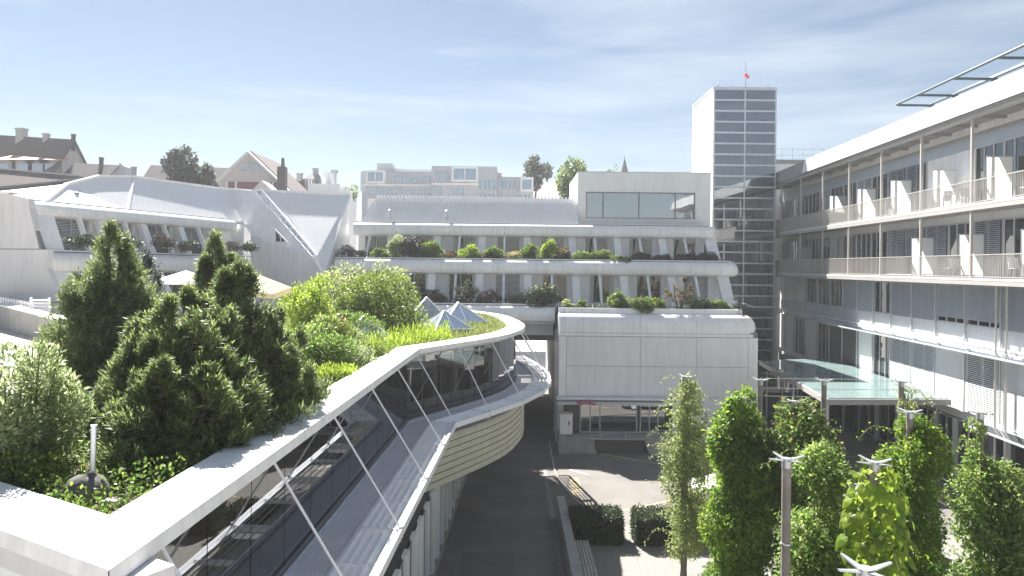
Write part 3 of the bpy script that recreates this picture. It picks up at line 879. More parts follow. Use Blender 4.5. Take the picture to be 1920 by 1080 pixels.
mb = MB(); mb.box(-10.35, XR-0.1, Y2+1.2, Y3+1.74, T2-0.55, T2-0.36); mb.box(-10.35, XR-0.1, Y1+1.5, Y2+1.3, T1-0.55, T1-0.36); part('balcony_floor', mb, M['panel'], tb)
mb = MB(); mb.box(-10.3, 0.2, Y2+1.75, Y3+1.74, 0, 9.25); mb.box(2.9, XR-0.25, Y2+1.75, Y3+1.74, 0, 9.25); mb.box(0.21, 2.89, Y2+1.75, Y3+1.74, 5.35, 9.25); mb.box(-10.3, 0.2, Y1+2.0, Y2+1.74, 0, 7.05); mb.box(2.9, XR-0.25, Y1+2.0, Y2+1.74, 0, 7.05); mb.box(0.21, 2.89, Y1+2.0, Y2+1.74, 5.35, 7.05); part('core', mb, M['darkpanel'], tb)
mb = MB(); mb.box(-10.3, 0.2, Y3+1.75, 60, 0, 5.19); mb.box(2.9, XR-0.2, Y3+1.75, 60, 0, 5.19); part('ground_floor_core', mb, M['endwall'], tb)
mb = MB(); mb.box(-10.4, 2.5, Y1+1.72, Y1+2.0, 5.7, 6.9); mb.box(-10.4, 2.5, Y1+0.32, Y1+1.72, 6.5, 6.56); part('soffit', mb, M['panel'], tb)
for k in range(-3, 5):
    xc = -0.5+BAY*k
    for (yt, zt, yb, zb) in ((Y3+0.35, 11.80, Y3-1.15, T2-0.14), (Y2+0.35, 9.36, Y2-1.1, T1-0.14)):
        fin(tb, xc, 0.14, yt, zt, yb, zb, 0.22)
        if xc+BAY/2 < XR-0.9: fin(tb, xc+BAY/2, 0.46, yt+0.15, zt, yb+0.15, zb, 0.34)
        else: fin(tb, XR-0.42, 0.70, yt+0.1, zt, yb+0.1, zb, 0.4)
# slanted roof sheet with ribs above the top band
ra = 14.45
mb = MB(); mb.slab([(-10.2, Y3+1.0, T3-0.15), (4.40, Y3+1.0, T3-0.15), (4.40, Y3+2.5, ra), (-9.4, Y3+2.5, ra)], (0, 0.12, -0.05)); part('roof_sheet', mb, M['roofwhite'], tb)
mb = MB()
x = -9.3
while x < 4.3:
    mb.bar((x, Y3+0.985, T3-0.1), (x, Y3+2.46, ra+0.03), 0.05, 0.05, up=(0, -1, 0.6)); mb.box(x-0.05, x+0.05, Y3+2.44, Y3+2.62, ra+0.01, ra+0.12); x += 0.24
part('roof_rib', mb, M['roofwhite'], tb, kind='stuff')
mb = MB(); mb.box(-10, 4.3, Y3+2.6, 60, 12.3, ra-0.1); part('roof', mb, M['roofwhite'], tb)
for x in (-8.2, -4.4):
    mb = MB(); mb.tube((x, Y3+1.3, T3+0.25), (x, Y3+1.1, T3+0.75), 0.05, 6); mb.lathe((x, Y3+1.08, T3+0.75), [(0, 0.12), (0.12, 0.05), (0.12, 0), (0, 0)], 8); part('roof_vent', mb, M['greymetal'], tb)
# penthouse box on the right
px0, px1, py0, py1, pz0, pz1 = 4.42, XR+0.02, 49.0, 56.0, T3-0.4, 16.25
wz0, wz1, wx0, wx1 = 13.12, 14.92, 4.98, 12.42
mb = MB(); mb.box(px0, wx0, py0, py0+0.3, pz0, pz1); mb.box(wx1, px1, py0, py0+0.3, pz0, pz1); mb.box(wx0, wx1, py0, py0+0.3, wz1, pz1); mb.box(wx0, wx1, py0, py0+0.3, pz0, wz0)
mb.box(px0, px0+0.3, py0+0.3, py1, pz0, pz1); mb.box(px1-0.3, px1, py0+0.3, py1, pz0, pz1); mb.box(px0+0.3, px1-0.3, py0+0.3, py1, pz1-0.3, pz1-0.06)
ph = part('penthouse', mb, M['panel'], tb)
mb = MB(); mb.box(px0-0.03, px1+0.03, py0-0.03, py0+0.33, pz1+0.002, pz1+0.05); part('roof_edge', mb, M['greymetal'], ph)
mb = MB(); mb.box(wx0, wx1, py0+0.02, py0+0.14, wz1-0.07, wz1-0.001); mb.box(wx0, wx1, py0+0.02, py0+0.14, wz0+0.001, wz0+0.06)
cutx = [wx0, wx0+1.18, wx0+3.62, wx0+6.1, wx1]
for i, x in enumerate(cutx):
    a = min(max(x-0.035, wx0), wx1-0.07); mb.box(a, a+0.07, py0+0.025, py0+0.135, wz0+0.06, wz1-0.07)
wf = part('window', mb, M['joint'], tb)
for a, b in zip(cutx[:-1], cutx[1:]):
    mb = MB(); mb.box(a+0.03, b-0.03, py0+0.07, py0+0.1, wz0+0.05, wz1-0.06); part('pane', mb, M['g_box'], wf)
mb = MB(); mb.box(wx0-0.1, wx1+0.1, py0+0.32, py0+0.4, wz0-0.1, wz1+0.1); part('window_backing', mb, M['darkpanel'], tb)
# ladder beside the wedge
mb = MB(); 
for dx in (0, 0.42): mb.tube((-10.72+dx, Y2+0.1, T2-1.6), (-10.62+dx, Y2+0.35, T2+0.25), 0.025, 6)
for k in range(7): mb.tube((-10.72+0.015*k, Y2+0.1+0.036*k, T2-1.45+k*0.26), (-10.3+0.015*k, Y2+0.1+0.036*k, T2-1.45+k*0.26), 0.016, 5)
solo('wall_ladder', mb, M['steel'], 'short steel ladder on the white band beside the glazed wedge', 'ladder')

# ------------------------------------------------------------------ entrance block, lower right
eb = thing('entrance_block', 'white panelled block with rounded planted parapet above the shaded entrance', 'building', (8, 40, 0))
EX0, EX1, EY = 2.60, 13.45, 39.2
pth = [(EX0, EY), (EX1-0.55, EY)] + [(EX1-0.55+0.55*math.sin(t_), EY+0.55-0.55*math.cos(t_)) for t_ in (R(30), R(60), R(90))] + [(EX1, EY+3.6)]
eprof = [(0.05, 6.22), (0.0, 6.45), (0.0, 6.62), (0.05, 6.85), (0.20, 7.07), (0.42, 7.20), (0.78, 7.26), (0.78, 7.52), (0.92, 7.52), (0.92, 7.1), (2.0, 7.1), (2.0, 6.22)]
xc = [EX0, EX0+0.33, EX0+1.30, EX0+4.45, EX0+7.50, EX1]
for a, c in zip(xc[:-1], xc[1:]):
    mb = MB()
    if c == EX1: mb.sweep([(a, EY)]+pth[1:], eprof, g0=0.007)
    else: mb.sweep([(a, EY), (c, EY)], eprof, g0=0.007, g1=0.007)
    part('parapet_panel', mb, M['white'], eb, smooth=True)
mb = MB(); mb.sweep([(EX0+0.04, EY), (EX1-0.6, EY)], [(0.1, 6.25), (0.05, 6.5), (0.1, 6.82), (0.45, 7.15), (0.82, 7.2), (0.82, 7.48), (0.88, 7.48), (0.9, 6.3)]); part('parapet_core', mb, M['joint'], eb)
mb = MB(); mb.box(EX0+0.1, EX1-0.3, EY+0.93, Y1+1.74, 7.11, 7.40); part('planter_soil', mb, M['soil'], eb)
mb = MB(); mb.sweep(pth, [(0.03, 6.03), (-0.02, 6.05), (-0.02, 6.19), (0.03, 6.21), (0.2, 6.2), (0.2, 6.04)]); part('drip_rail', mb, M['white'], eb)
# big panels
def epanel(x0, x1, z0, z1, name='wall_panel', m='panel'):
    mb = MB(); mb.box(x0+0.011, x1-0.011, EY+0.03, EY+0.09, z0+0.011, z1-0.011); part(name, mb, M[m], eb)
px_ = [EX0+0.42, EX0+4.45, EX0+7.50, EX1-0.50]
epanel(EX0, EX0+0.42, 2.75, 6.02, m='white'); epanel(EX1-0.50, EX1, 0.1, 6.02, m='white')
for a, b in zip(px_[:-1], px_[1:]):
    epanel(a, b, 4.40, 6.02); epanel(a, b, 2.75, 4.40)
epanel(px_[1]+1.75, px_[2], 0.1, 2.75); epanel(px_[2], px_[3], 0.1, 2.75)
mb = MB(); mb.box(EX0+0.02, EX1-0.02, EY+0.075, EY+0.3, 2.75, 6.3); mb.box(px_[1]+1.75, EX1-0.02, EY+0.075, EY+0.3, 0.0, 2.74); part('panel_backing', mb, M['joint'], eb)
mb = MB(); mb.box(EX0, EX0+0.3, EY+0.31, Y1+1.9, 0, 6.2); part('side_wall', mb, M['panel'], eb)
mb = MB(); mb.box(EX1-0.3, EX1-0.02, EY+0.31, Y1+1.9, 0, 6.2); part('side_wall', mb, M['panel'], eb)
# canopy, sign, shopfront
CX1 = EX0+6.05
mb = MB(); mb.box(EX0-0.12, CX1, EY-0.55, EY+0.28, 2.66, 2.74); part('canopy_top', mb, M['panel'], eb)
mb = MB(); mb.box(EX0-0.08, CX1-0.03, EY-0.50, EY+0.25, 2.57, 2.655); part('canopy_recess', mb, M['joint'], eb)
mb = MB(); mb.box(EX0-0.12, CX1, EY-0.62, EY+0.28, 2.40, 2.565); part('canopy_fascia', mb, M['bluegrey'], eb)
sx = EX0+0.93
sg = text_mesh('sign_lettering', 'NOTFALL', 0.36, M['sign'], None, 0.02, 'LEFT')
sg.location = (sx, EY-0.66, 2.42); sg.rotation_euler = (math.pi/2, 0, 0)
sbb = [v.co.x for v in sg.data.vertices]; sg.scale = (1.06/max(sbb), 0.95, 1)
tag(sg, 'magenta letters NOTFALL standing on the canopy edge above the entrance', 'sign')
SY = EY+1.0
mb = MB(); mb.box(EX0+0.31, CX1+0.8, SY+0.25, SY+0.5, 0, 2.39); part('lobby_wall', mb, M['darkpanel'], eb)
for x in (EX0+0.3,):
    mb = MB(); mb.box(x, x+0.95, SY-0.15, SY+0.2, 0.6, 2.39); part('pier', mb, M['darkpanel'], eb)
mull = [EX0+1.27, EX0+1.82, EX0+2.36, EX0+4.42, EX0+4.62, EX0+5.13, EX0+5.60, CX1+0.75]
for i, (a, b) in enumerate(zip(mull[:-1], mull[1:])):
    mb = MB(); mb.box(a, a+0.06, SY-0.06, SY+0.06, 0.62, 2.39); part('mullion', mb, M['rod'], eb)
    if b-a > 0.25:
        mb = MB(); mb.box(a+0.061, b-0.001, SY-0.01, SY+0.02, 0.66, 2.39); part('pane', mb, M['g_shop'], eb)
mb = MB(); mb.box(EX0+1.25, CX1+0.8, SY-0.08, SY+0.08, 0.56, 0.62); part('sill', mb, M['rod'], eb)
mb = MB(); mb.box(EX0+0.31, CX1+0.8, EY-0.3, SY+0.24, 0.0, 0.52); part('podium', mb, M['concrete'], eb)
# plinth wall with sloped ramp cheek, rail, cabinet
pw = thing('ramp_wall', 'low grey concrete plinth wall with a sloping ramp in front of the entrance', 'wall', (6, 38, 0))
mb = MB(); mb.box(EX0-0.05, EX0+0.35, 37.6, 38.9, 0, 0.95); part('end_block', mb, M['concrete'], pw)
mb = MB(); mb.slab([(EX0+0.35, 37.75, 0), (EX0+1.95, 37.75, 0), (EX0+1.75, 37.75, 0.72), (EX0+0.35, 37.75, 0.72)], (0, 0.9, 0)); part('wall_body', mb, M['concrete'], pw)
mb = MB(); mb.box(EX0+1.96, EX0+4.5, 38.15, 38.6, 0, 0.70); part('recessed_wall', mb, M['darkpanel'], pw)
mb = MB(); mb.slab([(EX0+4.7, 37.75, 0), (EX0+8.0, 37.75, 0), (EX0+8.0, 37.75, 0.74), (EX0+4.45, 37.75, 0.74)], (0, 0.9, 0)); part('wall_body', mb, M['concrete'], pw)
mb = MB(); mb.box(EX0+0.36, EX0+7.9, 37.72, 38.68, 0.745, 0.83); part('coping', mb, M['concrete'], pw)
rl = thing('handrail', 'thin white handrail along the entrance plinth', 'railing', (6.5, 38.2, 0.83))
mb = MB(); mb.tube((EX0+1.6, 38.0, 0.95), (EX0+7.8, 38.0, 1.35), 0.018, 6); mb.tube((EX0+1.6, 38.0, 0.90), (EX0+7.8, 38.0, 1.05), 0.014, 6); part('rail', mb, M['greymetal'], rl)
for k in range(5):
    x = EX0+2.2+k*1.3; mb = MB(); mb.tube((x, 38.0, 0.83), (x, 38.0, 1.0+0.065*(x-EX0-1.6)), 0.02, 6); part('rail_post', mb, M['rod'], rl)
cb_ = thing('utility_cabinet', 'pale grey metal utility cabinet standing at the left end of the entrance plinth', 'cabinet', (EX0+0.35, 38.3, 0.95))
mb = MB(); mb.box(EX0+0.02, EX0+0.68, 38.0, 38.6, 0.951, 2.0); part('body', mb, M['panel'], cb_)
mb = MB(); mb.box(EX0-0.02, EX0+0.72, 37.96, 38.64, 2.001, 2.06); part('lid', mb, M['greymetal'], cb_)
mb = MB(); mb.box(EX0+0.46, EX0+0.54, 37.96, 37.999, 1.45, 1.65); part('handle', mb, M['joint'], cb_)
# ------------------------------------------------------------------ left wing (turned to the right) with white hipped roof
WR = R(73.3)
wg = thing('terraced_wing', 'white terraced wing with hipped white roof behind the conifers, angled towards the court', 'building', (32, 27.5, 0), WR)
def wl(p):                              # world point in the wing's own frame
    c, s = math.cos(-WR), math.sin(-WR)
    return Vector((p[0]*c-p[1]*s, p[0]*s+p[1]*c, p[2] if len(p) > 2 else 0))
WX0, WX1 = 25.1, 39.0
WY3, WY2, WY1 = 30.2, 29.1, 27.9
terrace_band(wg, WX0, WX1+0.2, WY3, T3, 11.85, 3.15, 2.2)
terrace_band(wg, WX0, WX1+2.0, WY2, 10.32, 9.25, 3.15, 2.2)
terrace_band(wg, WX0, WX1+2.0, WY1, 8.0, 6.8, 3.15, 2.2)
wins = []
x = WX0+1.55
ws = [dict(nd=2, blind=0.95), dict(nd=2, blind=0.9), dict(nd=2), dict(nd=2, blind=0.5), dict(nd=2)]
i = 0
while x+1.9 < WX1:
    wins.append((x, x+1.95, dict(ws[i % 5], sill=0.1))); x += 2.75; i += 1
window_row(wg, WX0+0.2, WX1+1, WY3+0.62, 10.0, 11.87, wins)
wins2 = [(a, b, dict(nd=2, sill=0.1)) for a, b, _ in wins]
window_row(wg, WX0+0.2, WX1+1, WY2+0.62, 7.7, 9.27, wins2)
for (yt, zt, yb, zb) in ((WY3+0.12, 11.93, WY2+0.5, 10.2), (WY2+0.12, 9.33, WY1+0.5, 7.9)):
    fin(wg, WX0+0.55, 1.05, yt, zt, yb, zb, 0.4)
    for a, b, _ in wins:
        fin(wg, (a+b)/2, 0.15, yt, zt, yb, zb, 0.24)
        if b+0.4 < WX1: fin(wg, b+0.4, 0.42, yt+0.15, zt, yb+0.15, zb, 0.34)
mb = MB(); mb.box(WX1+0.35, WX1+4.5, WY2+0.72, WY3+1.1, 8.9, 12.3); part('end_pier', mb, M['white'], wg)
# end wall: panels stepping out with the terraces, at the wing's left end
def epoly(name, pts, x=WX0, th=0.3, m='endwall'):
    mb = MB(); mb.slab([(x, y, z) for y, z in pts], (th, 0, 0)); return part(name, mb, M[m], wg)
e1 = WX0-0.28
epoly('end_wall_panel', [(WY3+0.02, 12.62), (WY3+0.0, 12.2), (WY2+0.5, 10.36), (46, 10.36), (46, 12.85), (WY3+1.2, 12.85)], e1)
epoly('end_wall_panel', [(WY2-0.02, 10.32), (WY2+0.05, 9.5), (WY1+0.4, 8.0), (33.2, 8.0), (33.2, 10.32)], e1)
epoly('end_wall_panel', [(33.23, 8.0), (46, 8.0), (46, 10.32), (33.23, 10.32)], e1)
epoly('end_wall_panel', [(WY1-0.02, 7.96), (WY1, 5), (46, 5), (46, 7.96)], e1)
epoly('end_wall_backing', [(WY3+0.3, 12.5), (WY2+0.3, 10.2), (WY2+0.4, 9), (WY1+0.3, 7.9), (WY1+0.3, 5), (45, 5), (45, 12.5)], e1+0.05, 0.2, 'joint')
mb = MB(); mb.slab([(e1-0.03, WY3+1.2, 12.855), (e1-0.03, 46, 12.855), (e1-0.03, 46, 12.95), (e1-0.03, WY3+1.1, 12.95)], (0.4, 0, 0)); part('coping', mb, M['white'], wg)
mb = MB(); mb.box(WX0+0.1, WX1+3, WY3+1.15, 46, 5, 12.3); mb.box(WX0+0.1, WX1+3, WY2+1.1, WY3+1.14, 5, 9.2); part('core', mb, M['darkpanel'], wg)
# hipped roof
def on_wing(px, py, y_):                # point of the roof seen at px,py whose depth in the wing's frame is y_
    a_ = wl(at(px, py, 1.0) - Vector((0, 0, CAMZ))).y
    return at(px, py, y_/a_)
R1 = on_wing(185, 330, 32.7); R2 = on_wing(250, 331, 32.7); R3 = on_wing(412, 353, 32.7); R4 = on_wing(484, 358, 32.5); H1 = on_wing(126, 345, 32.3)
def LW(p): v = wl(p); return (v.x, v.y, v.z)
eav = lambda x: (x, WY3+0.75, T3-0.1)
mb = MB()
mb.face(eav(WX0+1.0), eav(WX0+6.0), LW(R2), LW(R1), LW(H1))
part('roof_sheet', mb, M['roofwhite'], wg)
mb = MB(); mb.face(eav(WX0+6.0), eav(WX1+1.5), LW(R4), LW(R3), LW(R2)); part('roof_sheet', mb, M['roofwhite'], wg)
mb = MB(); mb.face(eav(WX0+1.0), LW(H1), LW(R1), (LW(R1)[0]-0.5, LW(R1)[1]+6, 12.9), (WX0+0.2, WY3+5, 12.9)); part('roof_sheet', mb, M['roofwhite'], wg)
mb = MB(); mb.face(LW(R1), LW(R2), LW(R3), LW(R4), (WX1+4, 46, 12.9), (WX0+2, 46, 12.9)); part('roof_sheet', mb, M['roofwhite'], wg)
mb = MB()
for a, b in ((H1, R1), (R1, R2), (R2, R3), (R3, R4)): mb.bar(LW(a), LW(b), 0.22, 0.12)
mb.bar(eav(WX0+1.0), LW(H1), 0.22, 0.12); mb.bar(eav(WX0+6.0), LW(R2), 0.16, 0.08)
part('ridge_cap', mb, M['white'], wg)
# standing seams
mb = MB()
def seams(a0, a1, b0, b1, n):
    a0, a1, b0, b1 = map(Vector, (a0, a1, b0, b1))
    for i in range(1, n): mb.bar(a0.lerp(a1, i/n)-Vector((0,0,0.012)), b0.lerp(b1, i/n)-Vector((0,0,0.012)), 0.02, 0.03)
seams(eav(WX1+0.2), eav(WX1+0.3), LW(R3), LW(R3.lerp(R4, 0.02)), 2)
part('roof_seam', mb, M['roofwhite'], wg)
for s_, lb in ((4.0, 0), (6.9, 1)):
    mb = MB(); c = Vector((WX0+s_-0.4, WY3+1.6, T3+0.35)); mb.lathe((c.x, c.y, c.z-0.25), [(0.0, 0.62), (0.12, 0.58), (0.16, 0.5), (0.07, 0.45), (0.07, 0)], 10)
    if not lb: mb.tube((c.x-0.55, c.y, c.z+0.1), (c.x+0.5, c.y+0.1, c.z+0.14), 0.06, 6)
    part('roof_vent', mb, M['greymetal'], wg)
# ------------------------------------------------------------------ glazed wedge between wing and terraces
wd = thing('glazed_wedge', 'inclined white triangular roof with a diagonal strip of glass between the wing and the terraces', 'building', at(560, 560, 46).xy.to_3d())
a = at(490, 357, 47.9); b = at(656, 365, 47.9); c = at(606, 513, 42.9); d = at(594, 481, 43.6)
nrm = (b-a).cross(c-a).normalized()
if nrm.z < 0: nrm = -nrm
mb = MB(); mb.slab([a, b, c, d], -nrm*0.15); part('roof_sheet', mb, M['roofwhite'], wd)
mb = MB(); mb.bar(b, c, 0.18, 0.14); part('edge_trim', mb, M['white'], wd)
mb = MB(); mb.bar(a, b, 0.2, 0.16); part('edge_trim', mb, M['white'], wd)
mb = MB()
for i in range(1, 16):
    t0 = i/16; p = a.lerp(b, t0); q = d.lerp(c, t0); mb.bar(p+nrm*0.01, q+nrm*0.01, 0.02, 0.025)
part('roof_seam', mb, M['roofwhite'], wd, kind='stuff')
# glass strip along a-d
a0 = at(478, 359, 47.9); d0 = at(585, 483, 43.4)
up = nrm
fr = MB(); fr.bar(a0+up*0.03, d0+up*0.03, 0.09, 0.14); fr.bar(a+up*0.05, d+up*0.05, 0.09, 0.14)
n = 10
for i in range(n+1):
    fr.bar(a0.lerp(d0, i/n)+up*0.05, a.lerp(d, i/n)+up*0.05, 0.07, 0.1)
gf = part('glass_strip', fr, M['white'], wd)
for i in range(n):
    p0 = a0.lerp(d0, (i+0.04)/n); p1 = a0.lerp(d0, (i+0.96)/n); q1 = a.lerp(d, (i+0.96)/n); q0 = a.lerp(d, (i+0.04)/n)
    mb = MB(); mb.slab([p0, p1, q1, q0], up*0.02); part('pane', mb, M['g_dark'], gf)
# wall left of the strip with triangular window
lw0 = at(440, 405, 46.2); lw1 = at(585, 489, 43.2)
e = at(606, 514, 42.8); f = Vector((e.x, e.y, 6)); g = at(470, 440, 45.8); h = Vector((g.x, g.y, 6)); tpt = at(418, 352, 50.2)
mb = MB(); mb.face(a0, d0, e, f, h, g)
mb.face(a0, g, tpt); part('side_wall', mb, M['white'], wd)
t1 = at(515, 430, 45.0); t2 = at(516, 454, 44.9); t3 = at(538, 454, 44.4)
off = Vector((0.05, -0.12, 0))
mb = MB()
for p, q in ((t1, t2), (t2, t3), (t3, t1)): mb.bar(p+off, q+off, 0.07, 0.07)
m1 = t1.lerp(t3, 0.45); m2 = t2.lerp(t3, 0.45); mb.bar(m1+off, m2+off, 0.05, 0.06)
wn = part('window', mb, M['white'], wd)
mb = MB(); mb.slab([t1+off*0.8, t2+off*0.8, t3+off*0.8], (0.01, 0.03, 0)); part('pane', mb, M['g_dark'], wn)
t1 = at(548, 508, 43.2); t2 = at(552, 526, 43.1); t3 = at(575, 520, 42.7)
# right cheek of the wedge
bb = Vector((b.x+0.5, b.y+0.3, 12.0)); mb = MB(); mb.face(b, c, Vector((c.x+0.05, c.y, 6)), Vector((b.x, b.y, 6))); part('cheek', mb, M['white'], wd)
# little white gable cap at the top of the strip
p = at(490, 338, 48.4); q = at(472, 358, 48.2); r_ = at(513, 358, 48.2)
mb = MB(); mb.slab([p, q, r_], (0, 1.6, 0)); part('roof_cap', mb, M['pinkgable'], wd)
# ------------------------------------------------------------------ glass stair tower
tw = thing('glass_tower', 'tall stair tower with blue-grey gridded glass front and blank white side', 'tower', (17.8, 58.5, 0))
TX0, TX1, TY0, TY1, TZ = 15.40, 20.25, 55.5, 62.0, 23.6
mb = MB(); mb.box(TX0, TX0+0.3, TY0+0.02, TY1, 0, TZ); part('side_wall', mb, M['white'], tw)
mb = MB(); mb.box(TX1-0.25, TX1, TY0+0.02, TY1, 0, TZ); part('side_wall', mb, M['panel'], tw)
mb = MB(); mb.box(TX0+0.31, TX1-0.26, TY1-0.3, TY1, 0, 12.0); mb.box(TX0+0.31, TX1-0.26, TY1-0.3, TY1, 14.2, 14.6); mb.box(TX0+0.31, TX1-0.26, TY1-0.3, TY1, 17.3, 17.7); mb.box(TX0+0.31, TX1-0.26, TY1-0.3, TY1, 20.5, 20.9); part('rear_wall', mb, M['darkpanel'], tw)
mb = MB(); mb.box(TX0+0.31, TX1-0.26, TY1-0.2, TY1-0.1, 12.01, 14.19); mb.box(TX0+0.31, TX1-0.26, TY1-0.2, TY1-0.1, 14.61, 17.29); mb.box(TX0+0.31, TX1-0.26, TY1-0.2, TY1-0.1, 17.71, 20.49); mb.box(TX0+0.31, TX1-0.26, TY1-0.2, TY1-0.1, 20.91, 23.2); part('rear_glazing', mb, M['g_box'], tw)
mb = MB(); mb.box(TX0-0.05, TX1+0.05, TY0-0.05, TY1+0.05, TZ+0.003, TZ+0.2); part('roof', mb, M['steel'], tw)
nrow = 27; z0 = 1.0; dz = (TZ-z0)/nrow
xm = (TX0+TX1)/2
fr = MB()
for x in (TX0-0.01, TX1-0.11): fr.box(x, x+0.12, TY0-0.06, TY0+0.01, 0, TZ)
fr.box(xm-0.05, xm+0.05, TY0-0.06, TY0+0.01, 0, TZ); part('mullions', fr, M['steel'], tw)
for i in range(nrow+1):
    z = z0+i*dz
    mb = MB(); mb.box(TX0+0.11, TX1-0.12, TY0-0.10, TY0-0.061, z-0.06, z+0.06); part('transom', mb, M['steel'], tw)
for i in range(nrow):
    for (a, b) in ((TX0+0.115, xm-0.055), (xm+0.055, TX1-0.115)):
        mb = MB(); mb.box(a, b, TY0-0.035, TY0-0.015, z0+i*dz+0.005, z0+(i+1)*dz-0.005); part('pane', mb, M['g_tower'], tw)
for k, z in enumerate((3.4, 6.6, 9.8, 12.9, 16.0, 19.2)):
    mb = MB(); mb.box(TX0+0.35, TX1-0.3, TY0+2.6, TY1-0.31, z, z+0.22); part('landing', mb, M['concrete'], tw)
    if k < 6:
        mb = MB(); mb.bar((TX0+0.9, TY0+1.3, z-1.5), (TX1-0.7, TY0+1.3, z+0.1), 1.2, 0.18); mb.bar((TX0+0.9, TY0+2.0, z+1.6), (TX1-0.7, TY0+2.0, z+0.1), 0.8, 0.18); part('stair_flight', mb, M['concrete'], tw)
        mb = MB(); mb.bar((TX0+0.6, TY0+0.6, z-0.5), (TX1-0.6, TY0+0.6, z+1.1), 0.04, 0.06); part('handrail', mb, M['rod'], tw)
ms = thing('windsock_mast', 'thin mast with a limp red windsock on top of the glass tower', 'mast', (18.35, 57, TZ+0.2))
mb = MB(); mb.tube((18.35, 57, TZ+0.2), (18.35, 57, TZ+2.55), 0.05, 8, 0.02); mb.tube((18.35, 57, TZ+2.2), (18.15, 57, TZ+2.4), 0.015, 5); part('pole', mb, M['greymetal'], ms)
mb = MB(); mb.tube((18.25, 57, TZ+1.60), (18.62, 57, TZ+1.28), 0.15, 10, 0.08); part('windsock', mb, M['red'], ms)
for x, lb in ((15.9, 'small aerial at the left corner of the tower roof'), (19.75, 'small aerial at the right corner of the tower roof')):
    mb = MB(); mb.lathe((x, 56, TZ+0.203), [(0.12, 0), (0.1, 0.12), (0.03, 0.14), (0.02, 0.42), (0, 0.45)], 8); solo('roof_aerial', mb, M['greymetal'], lb, 'aerial')

# ------------------------------------------------------------------ right hospital wing; own frame: x = distance to the right, y = distance along
HR = R(-2.97)
hw = thing('hospital_wing', 'long hospital wing with steel balconies, blinds and overhanging roof, on the right', 'building', (21, 40, 0), HR)
D0, DB, DL = 17.75, 19.10, 18.90
S0, S1 = 16.0, 61.0
posts = [60.5, 56.35, 52.1, 47.95, 43.8, 39.65, 35.5, 31.35, 27.2, 23.05, 18.9]
Z2, Z1, ZR = 9.47, 12.59, 16.36
def hbox(name, a, b, m, parent=hw, **k):
    mb = MB(); mb.box(a[0], b[0], a[1], b[1], a[2], b[2]); return part(name, mb, M[m], parent, **k)
# floors
for z in (Z2, Z1):
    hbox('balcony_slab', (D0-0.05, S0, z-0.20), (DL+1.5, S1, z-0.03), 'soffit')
    hbox('slab_edge', (D0-0.10, S0, z-0.06), (D0+0.06, S1, z+0.02), 'rod'); hbox('slab_edge', (D0-0.09, S0, z-0.25), (D0-0.055, S1, z-0.065), 'taupe')
# posts
for s in posts:
    hbox('post', (D0-0.03, s-0.05, Z1+0.02), (D0+0.07, s+0.05, ZR), 'taupe'); hbox('post', (D0-0.03, s-0.05, Z2+0.02), (D0+0.07, s+0.05, Z1-0.25), 'taupe')
# roof
mb = MB(); mb.slab([(D0-0.25, S0, ZR), (D0-0.25, S0, ZR+0.12), (D0-0.07, S0, ZR+1.0), (24, S0, ZR+1.05), (24, S0, ZR)], (0, S1-0.5-S0, 0)); part('roof', mb, M['soffit'], hw)
mb = MB(); mb.slab([(D0-0.31, S0, ZR+0.10), (D0-0.27, S0, ZR+0.10), (D0-0.09, S0, ZR+1.02), (D0-0.13, S0, ZR+1.02)], (0, 51.0-S0, 0)); part('roof_fascia', mb, M['white'], hw)
hbox('eaves_beam', (D0-0.12, S0, ZR-0.14), (D0+0.12, S1-0.5, ZR-0.002), 'taupe')
s = S0+0.7
while s < S1-1:
    hbox('soffit_beam', (D0+0.13, s-0.06, ZR-0.13), (DB-0.01, s+0.06, ZR-0.003), 'soffit'); s += 1.04*2
# upper balcony walls
mb = MB(); mb.box(DB, 24, S0, S1, ZR-0.33, ZR-0.004); part('frieze', mb, M['white'], hw)
mb = MB(); mb.box(DB+0.02, 24, S0, S1, ZR-0.52, ZR-0.332); part('frieze_shadow_gap', mb, M['taupe'], hw)
mb = MB(); mb.box(DB-0.06, 24, S0, S1, ZR-1.02, ZR-0.522); part('wall_band', mb, M['bluegrey'], hw)
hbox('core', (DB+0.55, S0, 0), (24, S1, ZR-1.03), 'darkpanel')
hbox('wall_band', (DB+0.0, S0, Z1-0.55), (DB+0.54, S1, Z1-0.205), 'panel'); hbox('wall_band', (DB-0.12, S0, Z2-0.45), (DB+0.54, S1, Z2-0.205), 'panel')
def hblind(root, d, s0, s1, z0, z1, m, open_=0.5, pitch=0.085):
    mb = MB(); z = z1
    while z > z0+0.02:
        mb.add([(d-0.06, s0, z-0.075*open_-0.01), (d-0.06, s1, z-0.075*open_-0.01), (d, s1, z), (d, s0, z)], [(0, 1, 2, 3)]); z -= pitch
    for s in (s0+0.12, (s0+s1)/2, s1-0.12): mb.box(d-0.032, d-0.028, s-0.01, s+0.01, z0, z1)
    return part('blind', mb, M[m], root, kind='stuff')
